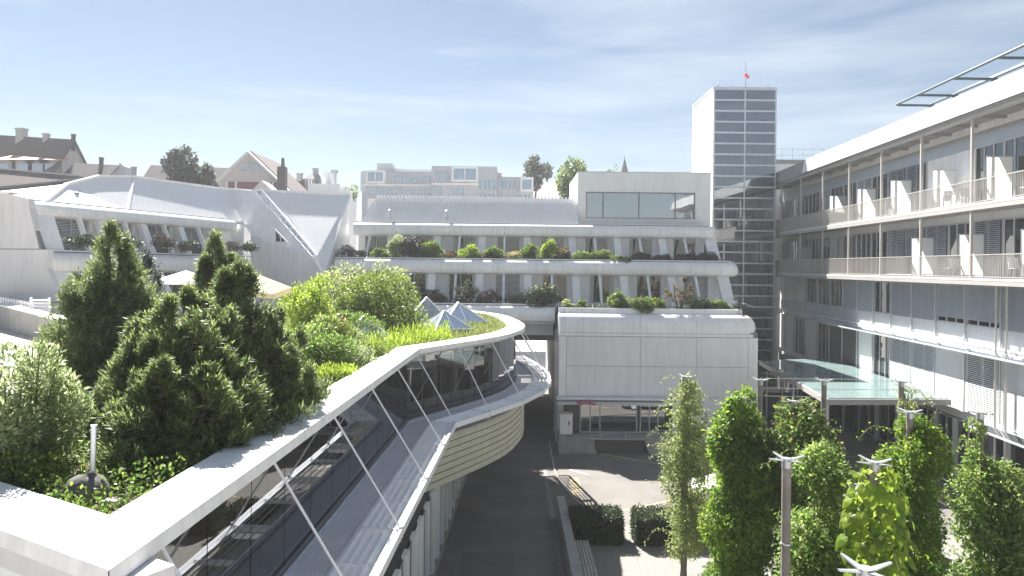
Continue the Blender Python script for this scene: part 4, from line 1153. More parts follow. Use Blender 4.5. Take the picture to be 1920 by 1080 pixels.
def hwin(d, s0, s1, z0, z1, nd, m='g_dark', blind=None, bm='blind', open_=0.5, frame='frame', cur=False):
    fr = MB()
    fr.box(d-0.04, d+0.06, s0, s1, z0, z0+0.06); fr.box(d-0.04, d+0.06, s0, s1, z1-0.06, z1)
    for i in range(nd+1):
        s = s0+(s1-s0)*i/nd; a = min(max(s-0.03, s0), s1-0.06); fr.box(d-0.037, d+0.057, a, a+0.06, z0+0.061, z1-0.061)
    wn = part('window', fr, M[frame], hw)
    for i in range(nd):
        a = s0+(s1-s0)*i/nd+0.035; b = s0+(s1-s0)*(i+1)/nd-0.035
        mb = MB(); mb.box(d, d+0.02, a, b, z0+0.05, z1-0.05); part('pane', mb, M[m], wn)
    if blind: hblind(wn, d-0.07, s0+0.04, s1-0.04, z1-(z1-z0)*blind, z1-0.03, bm, open_)
    return wn
rnd = random.Random(5)
pat_up = [None, None, None, None, None, ('b', 'g'), ('g', 'b'), ('w', 'g'), ('b', 'b'), ('g', 'b')]
ZU0, ZU1 = Z1-0.02, ZR-1.025
# layout of each bay: list of (fraction from, to, type) from far to near
upper = {1: 'gg', 2: 'gg', 3: 'pg', 4: 'gp', 5: 'gb', 6: 'bw', 7: 'wg', 8: 'gb', 9: 'bb', 10: 'gb'}
lower = {1: 'gg', 2: 'gg', 3: 'gp', 4: 'gg', 5: 'gb', 6: 'bb', 7: 'gb', 8: 'gb', 9: 'bg', 10: 'bb'}
def bayfill(tbl, z0, z1):
    for i in range(len(posts)-1):
        sb, sa = posts[i], posts[i+1]               # sa nearer
        half = (sa+sb)/2
        for j, (q0, q1) in enumerate(((half, sb), (sa, half))):
            ty = tbl[i+1][j]
            q0 += 0.02; q1 -= 0.02
            if ty == 'g': hwin(DB, q0, q1, z0, z1, 3)
            elif ty == 'b': hwin(DB, q0, q1, z0, z1, 2, blind=0.97, open_=0.6)
            elif ty == 'p': hwin(DB, q0, q1, z0, z1, 2, m='g_box')
            else:
                hbox('wall_panel', (DB, q0, z0), (DB+0.1, q1, z1), 'white')
bayfill(upper, ZU0, ZU1)
bayfill(lower, Z2-0.02, Z1-0.56)
# privacy screens
for i, (lst, z) in enumerate(((posts[3:], Z1), (posts[2:], Z2))):
    for j, s in enumerate(lst):
        if i == 1 and 2 <= j+1 <= 4: continue
        s_ = s-0.75 if i == 0 else s+1.15
        if s_ < 17: continue
        fr = MB(); fr.box(D0+0.16, D0+0.20, s_-0.02, s_+0.02, z+0.02, z+1.95); fr.box(DB-0.16, DB-0.12, s_-0.02, s_+0.02, z+0.02, z+1.95); fr.box(D0+0.2, DB-0.16, s_-0.02, s_+0.02, z+1.91, z+1.95); fr.box(D0+0.2, DB-0.16, s_-0.02, s_+0.02, z+0.12, z+0.16)
        sf = part('privacy_screen', fr, M['steel'], hw); mb = MB(); mb.face((D0+0.2, s_, z+0.16), (DB-0.16, s_, z+0.16), (DB-0.16, s_, z+1.91), (D0+0.2, s_, z+1.91)); part('screen_panel', mb, M['screen'], sf)
# balcony railings: flat upright bars
for z in (Z2, Z1):
    for i in range(len(posts)-1):
        sb, sa = posts[i], posts[i+1]
        mb = MB(); mb.box(D0-0.03, D0+0.03, sa+0.05, sb-0.05, z+0.98, z+1.02); mb.box(D0-0.02, D0+0.02, sa+0.05, sb-0.05, z+0.08, z+0.11)
        rl_ = part('railing', mb, M['taupe'], hw)
        mb = MB(); s = sa+0.11
        while s < sb-0.07:
            mb.box(D0-0.016, D0+0.012, s-0.006, s+0.006, z+0.03, z+0.979); s += 0.105
        part('baluster', mb, M['taupe'], rl_, kind='stuff')
# lower floors
zA0, zA1 = 7.35, 9.16
cols = [60.9, 58.5, 56.3, 53.9, 51.6, 49.4, 47.2, 45.0, 42.9, 40.7, 38.4, 36.1, 33.6, 31.0, 28.3, 25.6, 22.9, 20.2, 17.5]
typA = ['p', 'p', 'p', 'g', 'g', 'g', 'w', 'w', 'g', 'b', 'b', 'B', 'B', 'b', 'b', 'b', 'b', 'b', 'b']
typB = ['p', 'p', 'g', 'p', 'g', 'd', 'd', 'p', 'g', 'b', 'b', 'W', 'o', 'W', 'W', 'W', 'W', 'W', 'W']
for i in range(len(cols)-1):
    q1, q0 = cols[i]-0.04, cols[i+1]+0.04
    t_ = typA[i]
    if t_ in 'bB': hwin(DL, q0, q1, zA0, zA1, 3, blind=0.98 if t_ == 'b' else 0.86, open_=0.85)
    elif t_ == 'g': hwin(DL, q0, q1, zA0, zA1, 3)
    else: hbox('wall_panel', (DL-0.03, q0, zA0), (DL+0.1, q1, zA1), 'bluegrey' if t_ == 'w' else 'panel')
    hbox('spandrel', (DL-0.05, q0-0.035, 6.58), (DL+0.2, q1+0.035, zA0-0.005), 'spandrel')
    t_ = typB[i]; zb0, zb1 = 3.42, 6.18
    if t_ == 'W': hwin(DL, q0, q1, zb0, zb1, 2, blind=0.985, bm='blindwhite', open_=0.95)
    elif t_ == 'b': hwin(DL, q0, q1, zb0, zb1, 2, blind=0.98, open_=0.5)
    elif t_ == 'o': hwin(DL, q0, q1, zb0, zb1, 2, blind=0.98, bm='blindwhite', open_=0.3)
    elif t_ == 'g': hwin(DL, q0, q1, zb0, zb1, 3)
    else: hbox('wall_panel', (DL-0.03, q0, zb0), (DL+0.1, q1, zb1), 'panel' if t_ == 'p' else 'darkpanel')
    if i > 0: hbox('facade_post', (DL-0.14, cols[i]-0.03, 3.42), (DL-0.075, cols[i]+0.03, 6.18), 'frame')
    if i > 0: hbox('facade_post', (DL-0.14, cols[i]-0.03, 6.6), (DL-0.08, cols[i]+0.03, 9.15), 'frame')
hbox('wall_core', (DL+0.11, S0, 6.19), (DB+0.54, S1, 6.579), 'panel'); hbox('wall_core', (DL+0.21, S0, 6.58), (DB+0.54, S1, 7.3), 'panel')
hbox('wall_core', (DL+0.11, S0, 3.0), (DB+0.54, S1, 3.41), 'panel')
def shelf(zi, zo, di, do, s0, s1):
    n = int((s1-s0)/2.3); 
    for k in range(n):
        a = s0+(s1-s0)*k/n+0.01; b = s0+(s1-s0)*(k+1)/n-0.01
        mb = MB(); mb.slab([(di, a, zi), (di, b, zi), (do, b, zo), (do, a, zo)], (0, 0, 0.02)); part('glass_shelf', mb, M['g_green'], hw)
    mb = MB(); mb.box(do-0.05, do, s0, s1, zo-0.03, zo+0.05); part('shelf_edge', mb, M['frame'], hw)
    mb = MB(); mb.box(DL-0.12, DL+0.1, s0, s1, zi+0.025, zi+0.12); part('shelf_rail', mb, M['white'], hw)
shelf(6.46, 6.25, DL-0.02, DL-0.75, S0, 52.0)
shelf(3.30, 3.10, DL-0.02, DL-0.75, S0, 32.4)
# ground floor
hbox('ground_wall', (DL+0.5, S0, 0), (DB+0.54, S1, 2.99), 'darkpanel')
gcols = [60, 57.5, 55, 52.5, 50, 47.5, 45, 42.5, 40, 38, 36.2, 34.5, 32.6, 30.7, 28.6, 26.5, 24.3, 22, 19.6, 17.2]
for a, b in zip(gcols[:-1], gcols[1:]):
    hwin(DL+0.1, b+0.06, a-0.06, 0.1, 2.95, 2, m='g_dark')
    hbox('pillar', (DL-0.1, a-0.055, 0), (DL+0.06, a+0.055, 2.98), 'frame')
# downpipes
for s in (31.0, 30.3):
    mb = MB(); mb.tube((DL-0.3, s, 0.2), (DL-0.3, s, 9.2), 0.05, 8); part('downpipe', mb, M['taupe'], hw)
def chair(s, z, k, label):
    t = thing('balcony_chair', label, 'chair', (D0+0.55, s, z), HR)
    x0, x1 = D0+0.35, D0+0.75
    mb = MB(); mb.box(x0, x1, s-0.2, s+0.2, z+0.43, z+0.46); part('seat', mb, M['rod'], t)
    mb = MB(); mb.slab([(x0, s+0.17*k, z+0.47), (x1, s+0.17*k, z+0.47), (x1, s+0.25*k, z+0.88), (x0, s+0.25*k, z+0.88)], (0, 0.02*k, 0)); part('backrest', mb, M['rod'], t)
    for x in (x0+0.03, x1-0.03):
        for q in (-0.17, 0.17): mb = MB(); mb.tube((x, s+q, z-0.02), (x, s+q, z+0.43), 0.015, 5); part('leg', mb, M['greymetal'], t)
def table(s, z, label):
    t = thing('balcony_table', label, 'table', (D0+0.55, s, z), HR)
    mb = MB(); mb.lathe((D0+0.6, s, z+0.68), [(0, 0.03), (0.3, 0.03), (0.3, 0), (0, 0)], 16); part('tabletop', mb, M['rod'], t)
    mb = MB(); mb.tube((D0+0.6, s, z-0.02), (D0+0.6, s, z+0.68), 0.025, 6); part('leg', mb, M['greymetal'], t)
chair(28.6, Z1, -1, 'small chair on the upper balcony in the rightmost whole bay')
chair(32.6, Z1, 1, 'small chair on the upper balcony one bay left of the rightmost whole bay')
table(33.6, Z1, 'small round table on the upper balcony beside a chair')
chair(34.4, Z1, -1, 'small chair on the upper balcony left of the round table')
chair(29.2, Z2, 1, 'small chair on the lower balcony in the rightmost whole bay')
table(28.3, Z2, 'small round table on the lower balcony behind the railing')
chair(33.8, Z2, -1, 'small chair on the lower balcony one bay left of the round table')
# roof frame of dark tubes
rf = thing('roof_frame', 'dark green tubular frame cantilevering over the white roof edge at top right', 'frame', (18, 30, ZR+1.2), HR)
mb = MB(); zf = 18.12
mb.tube((17.35, 37.1, zf), (17.35, S0, zf), 0.06, 8); part('outer_rail', mb, M['teal'], rf)
mb = MB(); mb.tube((18.95, 37.1, zf-0.02), (18.95, S0, zf-0.02), 0.055, 8); mb.tube((19.15, 35, zf+0.12), (19.15, S0, zf+0.12), 0.05, 8); part('inner_rail', mb, M['teal'], rf)
for s in (37.1, 35.0, 32.0, 28.9, 25.8, 22.7, 19.6):
    mb = MB(); mb.tube((17.35, s, zf-0.03), (19.15, s, zf-0.06), 0.06, 8); mb.tube((18.95, s, zf), (18.95, s, ZR+1.1), 0.05, 8); part('cross_tube', mb, M['teal'], rf)
# ------------------------------------------------------------------ green glass canopy by the facade
cp = thing('glass_canopy', 'flat green glass canopy with grey steel edge over the entrance beside the hospital wing', 'canopy', (17, 40, 0), HR)
zc = 3.86
A = wl2 = None
def hl(p):
    c, s = math.cos(-HR), math.sin(-HR); return Vector((p[0]*c-p[1]*s, p[0]*s+p[1]*c))
q1 = hl(atz(1552, 748, zc).xy); q2 = hl(atz(1764, 748, zc).xy); q3 = hl(atz(1425, 676, zc).xy)
c0 = Vector((q1.x, q1.y)); c1 = Vector((DL-0.3, q2.y)); c2 = Vector((DL-0.3, 49)); c3 = Vector((q3.x, q3.y))
for i in range(6):
    for j in range(3):
        def pp(u, v): return (c0.lerp(c3, u)).lerp(c1.lerp(c2, u), v)
        g = 0.004
        P = [pp(i/6+g, j/3+g), pp((i+1)/6-g, j/3+g), pp((i+1)/6-g, (j+1)/3-g), pp(i/6+g, (j+1)/3-g)]
        mb = MB(); mb.slab([(*p, zc) for p in P], (0, 0, 0.03)); part('glass_sheet', mb, M['g_green'], cp)
mb = MB(); mb.bar((*c0, zc-0.14), (*c1, zc-0.14), 0.12, 0.26); part('edge_beam', mb, M['soffit'], cp)
mb = MB(); mb.bar((*c0, zc-0.14), (*c3, zc-0.14), 0.12, 0.26); part('edge_beam', mb, M['taupe'], cp)
for u in (1/6, 2/6, 3/6, 4/6, 5/6):
    mb = MB(); a = c0.lerp(c3, u); b = c1.lerp(c2, u); mb.bar((*a, zc-0.1), (*b, zc-0.1), 0.08, 0.18); part('rafter', mb, M['soffit'], cp)
for u, v in ((0.08, 0.06), (0.5, 0.06), (0.9, 0.06), (0.08, 0.72)):
    p = c0.lerp(c3, u).lerp(c1.lerp(c2, u), v); mb = MB(); mb.tube((*p, 0), (*p, zc-0.2), 0.09, 10); part('column', mb, M['greymetal'], cp, smooth=True)
# entrance front under the canopy
hbox_ = []
ef = thing('glazed_lobby', 'dark glazed lobby front with slim mullions under the green canopy', 'lobby', (16, 46, 0), HR)
y = c3.y-3.0; x0 = c3.x-1.4
mb = MB(); mb.box(x0, DL-0.2, y+0.15, y+0.4, 0, 3.55); part('lobby_wall', mb, M['dark'], ef)
n = 7
for i in range(n+1):
    x = x0+(DL-0.25-x0)*i/n; mb = MB(); mb.box(x, x+0.07, y-0.05, y+0.14, 0, 3.55); part('mullion', mb, M['frame'], ef)
    if i < n:
        x2 = x0+(DL-0.25-x0)*(i+1)/n; mb = MB(); mb.box(x+0.075, x2-0.005, y+0.03, y+0.06, 0.06, 3.5); part('pane', mb, M['g_dark'], ef)
# low block with railing behind the tower
bb_ = thing('plant_room', 'low grey rooftop plant room with railing behind the hospital wing roof', 'building', (23.5, 62, 0))
mb = MB(); mb.box(20.27, 31, 62.3, 68, 0, 18.9); part('wall', mb, M['panel'], bb_)  # carried unseen down to the ground and across to the tower to block sun
mb = MB(); mb.box(20.5, 31.1, 62.2, 68.1, 18.903, 19.25); part('roof', mb, M['soffit'], bb_)
mb = MB()
for z in (19.65, 20.2): mb.tube((20.6, 62.4, z), (27, 62.4, z), 0.03, 6)
for k in range(8): mb.tube((20.6+k*0.9, 62.4, 19.25), (20.6+k*0.9, 62.4, 20.2), 0.025, 6)
part('railing', mb, M['steel'], bb_)
# ------------------------------------------------------------------ houses behind
def gable_house(name, label, p_ridge0, p_ridge1, eave_drop, half_w, wallz, roofm, wallm, over=0.3):
    """ridge from p_ridge0 to p_ridge1 (world points); returns thing and frame vectors"""
    a = Vector(p_ridge0); b = Vector(p_ridge1); d = Vector((b.x-a.x, b.y-a.y, 0)).normalized(); n = Vector((d.y, -d.x, 0))   # towards the camera for d=+x
    t = thing(name, label, 'house', ((a.x+b.x)/2, (a.y+b.y)/2, wallz))
    ez = Vector((0, 0, -eave_drop))
    mb = MB(); mb.slab([a, b, b+n*half_w+ez, a+n*half_w+ez], (0, 0, 0.18)); part('roof', mb, M[roofm], t)
    mb = MB(); mb.slab([a, b, b-n*half_w+ez, a-n*half_w+ez], (0, 0, 0.18)); part('roof', mb, M[roofm], t)
    i = 0.35
    a1 = a+d*i; b1 = b-d*i; k = (half_w-0.4)/half_w
    mb = MB()
    for e in (a1, b1):
        mb.face(e, e+n*half_w*k+ez*k, Vector((*(e+n*half_w*k).xy, wallz)), Vector((*(e-n*half_w*k).xy, wallz)), e-n*half_w*k+ez*k)
    for sg_ in (1, -1):
        mb.face(a1+n*half_w*k*sg_+ez*k, b1+n*half_w*k*sg_+ez*k, Vector((*(b1+n*half_w*k*sg_).xy, wallz)), Vector((*(a1+n*half_w*k*sg_).xy, wallz)))
    part('wall', mb, M[wallm], t)
    return t, d, n
def chimney(parent, p, w_, h, m='stucco'):
    mb = MB(); mb.box(p.x-w_/2, p.x+w_/2, p.y-w_/2, p.y+w_/2, p.z-1.0, p.z+h); mb.box(p.x-w_*0.62, p.x+w_*0.62, p.y-w_*0.62, p.y+w_*0.62, p.z+h+0.005, p.z+h+0.12)
    part('chimney', mb, M[m], parent)
# great old house, far left
A = at(-70, 252, 82); B = at(141, 265, 74)
gh, d, n = gable_house('old_town_house', 'tall old house with steep brown tiled roof and a row of dormers, at far left', A, B, 9.0, 5.2, 6, 'tile', 'stucco')
for px, w_, h, m in ((46, 0.8, 0.9, 'stucco'), (91, 0.5, 0.5, 'stucco'), (138, 0.3, 0.6, 'tileridge')):
    p = A.lerp(B, (px+70)/211); chimney(gh, p, w_, h, m)
for k, px in enumerate((2, 38, 66, 90)):
    # dormer: small shed roof, cheeks, window
    c = at(px, 315, 72.5)+Vector((0, 1.3, 0)); w2 = 1.15
    mb = MB(); mb.slab([(c.x-w2-0.15, c.y-1.1, c.z+0.75), (c.x+w2+0.15, c.y-1.1, c.z+0.75), (c.x+w2+0.15, c.y+2.2, c.z+1.7), (c.x-w2-0.15, c.y+2.2, c.z+1.7)], (0, 0, 0.12)); dm = part('dormer', mb, M['dormer'], gh)
    mb = MB(); mb.box(c.x-w2, c.x+w2, c.y-0.9, c.y+1.8, c.z-1.3, c.z+0.74); part('dormer_wall', mb, M['stucco'], dm)
    mb = MB(); mb.box(c.x-0.55, c.x+0.55, c.y-0.96, c.y-0.905, c.z-0.75, c.z+0.5); part('window', mb, M['g_apt'], dm)
mb = MB()
for (px, py) in ((139, 299), (143, 304), (139, 306)): 
    p = at(px, py, 73.4); mb.box(p.x-0.1, p.x+0.25, p.y-0.05, p.y+0.05, p.z-0.3, p.z+0.3)
# long low roof in front of it
A = at(-80, 313, 66); B = at(168, 336, 60)
lh, d, n = gable_house('low_roof_house', 'long low brown roof with two skylights below the old house', A, B, 4.2, 5.0, 6, 'tile', 'stucco')
mb = MB(); mb.bar(A+Vector((0,0,0.2)), B+Vector((0,0,0.2)), 0.3, 0.14); part('ridge_cap', mb, M['stucco'], lh)
for px in (52, 89):
    t_ = (px+80)/248; p = A.lerp(B, t_)+n*2.9+Vector((0, 0, -4.2*2.9/5.0+0.2)); ax = d*0.42; ay = (n*5+Vector((0, 0, -4.2))).normalized()*0.75
    mb = MB(); mb.slab([p-ax-ay, p+ax-ay, p+ax+ay, p-ax+ay], (0, 0, 0.10)); sk = part('skylight', mb, M['frame'], lh)
    ax = d*0.34; ay = ay*0.88; p = p+Vector((0, 0, 0.105)); mb = MB(); mb.slab([p-ax-ay, p+ax-ay, p+ax+ay, p-ax+ay], (0, 0, 0.02)); part('pane', mb, M['g_apt'], sk)
A = at(140, 309, 72); B = at(224, 313, 70)
h3, d, n = gable_house('small_tiled_house', 'small house with dark brown roof and pale end chimney, right of the old house', A, B, 4.0, 4.0, 6, 'tileridge', 'stucco')
chimney(h3, at(190, 307, 71), 0.3, 0.5, 'tileridge')
p = at(228, 330, 69); mb = MB(); mb.slab([at(220, 345, 69), at(238, 345, 69), at(233, 312, 69), at(224, 304, 69)], (0, 1.2, 0)); part('gable_wall', mb, M['aptwall'], h3)
chimney(h3, at(251, 327, 69), 0.35, 0.6, 'stucco')
# roof behind the round tree
A = at(283, 312, 92); B = at(440, 318, 92)
h4, d, n = gable_house('hipped_roof_house', 'brown roofed house half hidden behind the round dark tree', A, B, 5.0, 5.5, 8, 'tile', 'stucco')
mb = MB(); e = A; mb.slab([A, A+n*5.5+Vector((0, 0, -5)), A+Vector((-2.6, 0, -5)), ], (0, 0, 0.1)); part('hip', mb, M['tile'], h4)
# gabled house facing us
Yg = 78
ap = at(470, 289, Yg); lw_ = at(398, 356, Yg); rw_ = at(542, 358, Yg)
h5 = thing('gabled_house', 'house with pale pink pointed gable and small fan of windows', 'house', (ap.x, Yg+4, 8))
mb = MB(); mb.slab([ap, lw_, Vector((lw_.x, Yg, 8)), Vector((rw_.x, Yg, 8)), rw_], (0, 9, 0)); part('wall', mb, M['pinkgable'], h5)
mb = MB(); up = Vector((0, -0.5, 0.12)); mb.bar(ap+up, lw_+up+(lw_-ap)*0.05, 0.9, 0.16, up=(0.7, 0, 0.7)); mb.bar(ap+up, rw_+up+(rw_-ap)*0.05, 0.9, 0.16, up=(-0.7, 0, 0.7)); part('verge_board', mb, M['coping'], h5)
for s_ in (-1, 1):
    q = lw_ if s_ < 0 else rw_
    mb = MB(); mb.slab([ap+Vector((0, 0.1, 0.25)), q+(q-ap)*0.06+Vector((0, 0.1, 0.2)), q+(q-ap)*0.06+Vector((0, 9.4, 0.2)), ap+Vector((0, 9.4, 0.25))], (0, 0, 0.12)); part('roof', mb, M['tile'], h5)
for r, (y, xs) in enumerate(((307, (463, 473, 483)), (317, (453, 463, 473, 483, 493)))):
    for x in xs:
        c = at(x, y, Yg); mb = MB(); mb.box(c.x-0.24, c.x+0.24, Yg-0.06, Yg-0.003, c.z-0.22, c.z+0.22); fr_ = part('window', mb, M['frame'], h5)
        mb = MB(); mb.box(c.x-0.19, c.x+0.19, Yg-0.075, Yg-0.062, c.z-0.17, c.z+0.17); part('pane', mb, M['g_apt'], fr_)
c0_ = at(424, 341, Yg); c1_ = at(520, 356, Yg); mb = MB(); mb.box(c0_.x, c1_.x, Yg-0.08, Yg-0.004, c1_.z, c0_.z); part('gable_boarding', mb, M['maroon'], h5)
for x in (426, 443, 495, 512):
    c = at(x, 349, Yg); mb = MB(); mb.box(c.x-0.1, c.x+0.1, Yg-0.16, Yg-0.082, c1_.z, c0_.z); part('gable_post', mb, M['coping'], h5)
mb = MB(); p = at(527, 330, 76); mb.box(p.x-0.42, p.x+0.42, 76, 76.8, 8, p.z+1.0); mb.tube((p.x+0.05, 76.4, p.z+1.0), (p.x+0.05, 76.4, p.z+1.95), 0.22, 8, 0.16)
solo('chimney_stack', mb, M['tileridge'], 'tall thin dark chimney stack right of the pink gable', 'chimney')
A = at(536, 343, 88); B = at(606, 326, 88)
A = at(545, 338, 90); B = at(640, 338, 90)
h6, d, n = gable_house('dark_roof_house', 'low dark roofed house between the pink gable and the white vents', at(548, 338, 90), at(594, 338, 90), 4, 4, 8, 'tileridge', 'stucco')
h7 = thing('pyramid_roof_house', 'grey house with a small pyramid roof behind the white vents', 'house', at(592, 345, 94).xy.to_3d())
p = at(592, 322, 94); r_ = 2.7
mb = MB(); 
for (x0, y0, x1, y1) in ((-1, -1, 1, -1), (1, -1, 1, 1), (1, 1, -1, 1), (-1, 1, -1, -1)): mb.face((p.x+x0*r_, p.y+y0*r_, p.z-2.2), (p.x+x1*r_, p.y+y1*r_, p.z-2.2), p)
part('roof', mb, M['stucco'], h7)
mb = MB(); mb.box(p.x-r_*0.9, p.x+r_*0.9, p.y-r_*0.9, p.y+r_*0.9, 8, p.z-2.1); part('wall', mb, M['stucco'], h7); chimney(h7, p+Vector((0, 0, -0.1)), 0.6, 0.4, 'stucco'); chimney(h7, at(562, 333, 90), 0.6, 0.4, 'stucco')
# white roof plant with pipes
h8 = thing('white_plant_room', 'white rooftop plant room with vent pipes left of the glass apartments', 'building', at(612, 370, 62).xy.to_3d())
a_ = at(578, 344, 62); b_2 = at(637, 344, 62); mb = MB(); mb.box(a_.x, b_2.x, 62, 65, 9, a_.z); part('wall', mb, M['white'], h8)
b_3 = at(655, 355, 62); mb = MB(); mb.box(b_2.x+0.01, b_3.x, 62.3, 65, 9, b_3.z); part('wall', mb, M['white'], h8)
for px, py, r_ in ((612, 322, 0.26), (620, 324, 0.16)):
    p = at(px, py, 63); mb = MB(); mb.tube((p.x, 63, a_.z), (p.x, 63, p.z), r_, 10); part('vent_pipe', mb, M['white'], h8)
p = at(627, 319, 64); mb = MB(); mb.tube((p.x, 64, a_.z), (p.x, 64, p.z-0.3), 0.2, 8); mb.tube((p.x, 64, p.z-0.28), (p.x, 64, p.z), 0.34, 8); part('vent_pipe', mb, M['greymetal'], h8)
for px in (579, 584):
    p = at(px, 328, 62.4); mb = MB(); mb.tube((p.x, 62.4, a_.z), (p.x, 62.4, p.z), 0.06, 6); part('vent_pipe', mb, M['white'], h8)
# glass apartment house
ap_ = thing('apartment_house', 'modern glass fronted apartment house with white box bays, behind the terraces', 'building', at(840, 400, 85).xy.to_3d())
def apx(px, Y=85): return at(px, 345, Y).x
def apz(py, Y=85): return at(840, py, Y).z
def abox(name, px0, px1, py0, py1, y0, y1, m, parent=ap_):
    mb = MB(); mb.box(apx(px0), apx(px1), y0, y1, apz(py1), apz(py0)); return part(name, mb, M[m], parent)
abox('wall', 678, 810, 322, 420, 85.2, 96, 'aptwall'); abox('wall', 810.3, 932, 313, 420, 84.2, 96, 'aptwall'); abox('wall', 932.3, 1001, 328, 420, 86.2, 96, 'aptwall')
abox('roof_storey', 700, 730, 303, 321.8, 87, 95, 'aptwall'); abox('roof_storey', 730.5, 810, 311, 321.8, 88, 95, 'panel'); abox('roof_storey', 897, 940, 319, 327.8, 87, 95, 'pinkgable')
def awin(px0, px1, py0, py1, y, nd, bay=0.0):
    a, b, z0_, z1_ = apx(px0), apx(px1), apz(py1), apz(py0)
    fr = MB(); yy = y-bay
    if bay: fr.box(a, b, yy, y-0.01, z1_-0.2, z1_); fr.box(a, b, yy, y-0.01, z0_, z0_+0.2); fr.box(a, a+0.2, yy, y-0.01, z0_+0.201, z1_-0.201); fr.box(b-0.2, b, yy, y-0.01, z0_+0.201, z1_-0.201)
    for i in range(1, nd): x = a+(b-a)*i/nd; fr.box(x-0.06, x+0.06, yy-0.03, yy+0.1, z0_+0.21, z1_-0.21)
    if not bay: fr.box(a, b, yy-0.05, yy-0.004, z1_-0.1, z1_); fr.box(a, b, yy-0.05, yy-0.004, z0_, z0_+0.1)
    wn = part('bay_window' if bay else 'window', fr, M['white' if bay else 'frame'], ap_)
    for i in range(nd):
        mb = MB(); mb.box(a+(b-a)*i/nd+0.08, a+(b-a)*(i+1)/nd-0.08, yy-0.02 if not bay else yy+0.1, yy-0.006 if not bay else yy+0.14, z0_+0.12, z1_-0.12); part('pane', mb, M['g_apt'], wn)
awin(688, 723, 322, 346, 85.2, 2, 0.9); awin(849, 897, 316, 343, 84.2, 2, 0.9); awin(976, 1000, 331, 356, 86.2, 1, 0.9)
for (p0, p1, q0, q1, y, nd) in ((736, 758, 328, 346, 85.2, 3), (785, 808, 328, 346, 85.2, 3), (690, 756, 351, 368, 85.2, 8), (785, 808, 351, 368, 85.2, 3), (816, 842, 319, 341, 84.2, 4), (816, 832, 348, 370, 84.2, 2), (848, 872, 350, 370, 84.2, 3), (898, 930, 335, 358, 84.2, 4), (898, 930, 361, 372, 84.2, 4), (938, 968, 334, 354, 86.2, 4), (964, 998, 359, 372, 86.2, 4), (760, 782, 330, 344, 85.2, 2), (758, 783, 352, 367, 85.2, 2)):
    awin(p0, p1, q0, q1, y, nd)
for py in (348,): abox('floor_band', 678, 809.5, py-1.5, py+1.5, 84.95, 85.19, 'white')
abox('floor_band', 811, 897, 345, 348, 83.95, 84.19, 'white'); abox('side_grid', 676, 686, 324, 360, 85.0, 85.18, 'steel')
# low house far right of the apartments, spire
A = at(985, 346, 100); B = at(1060, 344, 100)
h9, d, n = gable_house('grey_house', 'low grey roofed house between the bare tree and the penthouse', A, B, 3, 5, 8, 'stucco', 'stucco')
sp = at(1171, 293, 150); mb = MB(); b0 = at(1171, 330, 150).z; mb.lathe((sp.x, 150, 0), [(1.3, b0-8), (1.3, b0), (0.9, b0+0.6), (0.35, sp.z-1.6), (0.06, sp.z-0.5), (0.05, sp.z), (0, sp.z)], 8)
solo('church_spire', mb, M['copper'], 'thin dark church spire rising behind the penthouse roof', 'spire')
# far trees
tree('round_tree', 'round dark green tree in front of the brown roof behind the wing', at(343, 388, 66)+Vector((0, 0, -1)), 6.4, 4.4, M['L_fardark'], 5200, 0.34, 0.24, 0.25, 16)
tree('small_tree', 'small dark green tree right of the round tree behind the wing roof', at(386, 388, 65)+Vector((0, 0, -1)), 4.9, 2.6, M['L_fardark'], 2200, 0.3, 0.22, 0.25, 9)
bush('shrub', 'low yellow green shrub below the round dark tree behind the wing roof', 'shrub', at(375, 360, 62)+Vector((0, 0, -1)), 3.2, 2, 1.6, M['L_bright'], 1200, 0.22, 0.16)
tree('sparse_tree', 'sparse little tree left of the glass apartments', at(660, 380, 64)+Vector((0, 0, -1)), 3.0, 1.8, M['L_far'], 420, 0.26, 0.18, 0.3, 7)
tree('open_conifer', 'open dark crowned tree above the grey house', at(1003, 380, 92), 6.2, 4.6, M['L_fardark'], 1900, 0.42, 0.28, 0.3, 12, 0.3)
tree('light_tree', 'tall light green tree standing left of the penthouse', at(1072, 392, 66)+Vector((0, 0, -1.2)), 6.3, 3.9, M['L_far'], 3400, 0.32, 0.2, 0.22, 18, 0.3)
tree('treetop', 'faint treetop showing over the penthouse roof near the tower', at(1313, 350, 90), 3.6, 2.6, M['L_far'], 500, 0.4, 0.28, 0.3, 6)
tree('twig_tree', 'thin treetop peeking over the penthouse roof left of the spire', at(1148, 350, 90), 3.2, 1.4, M['L_far'], 160, 0.3, 0.2, 0.3, 5)
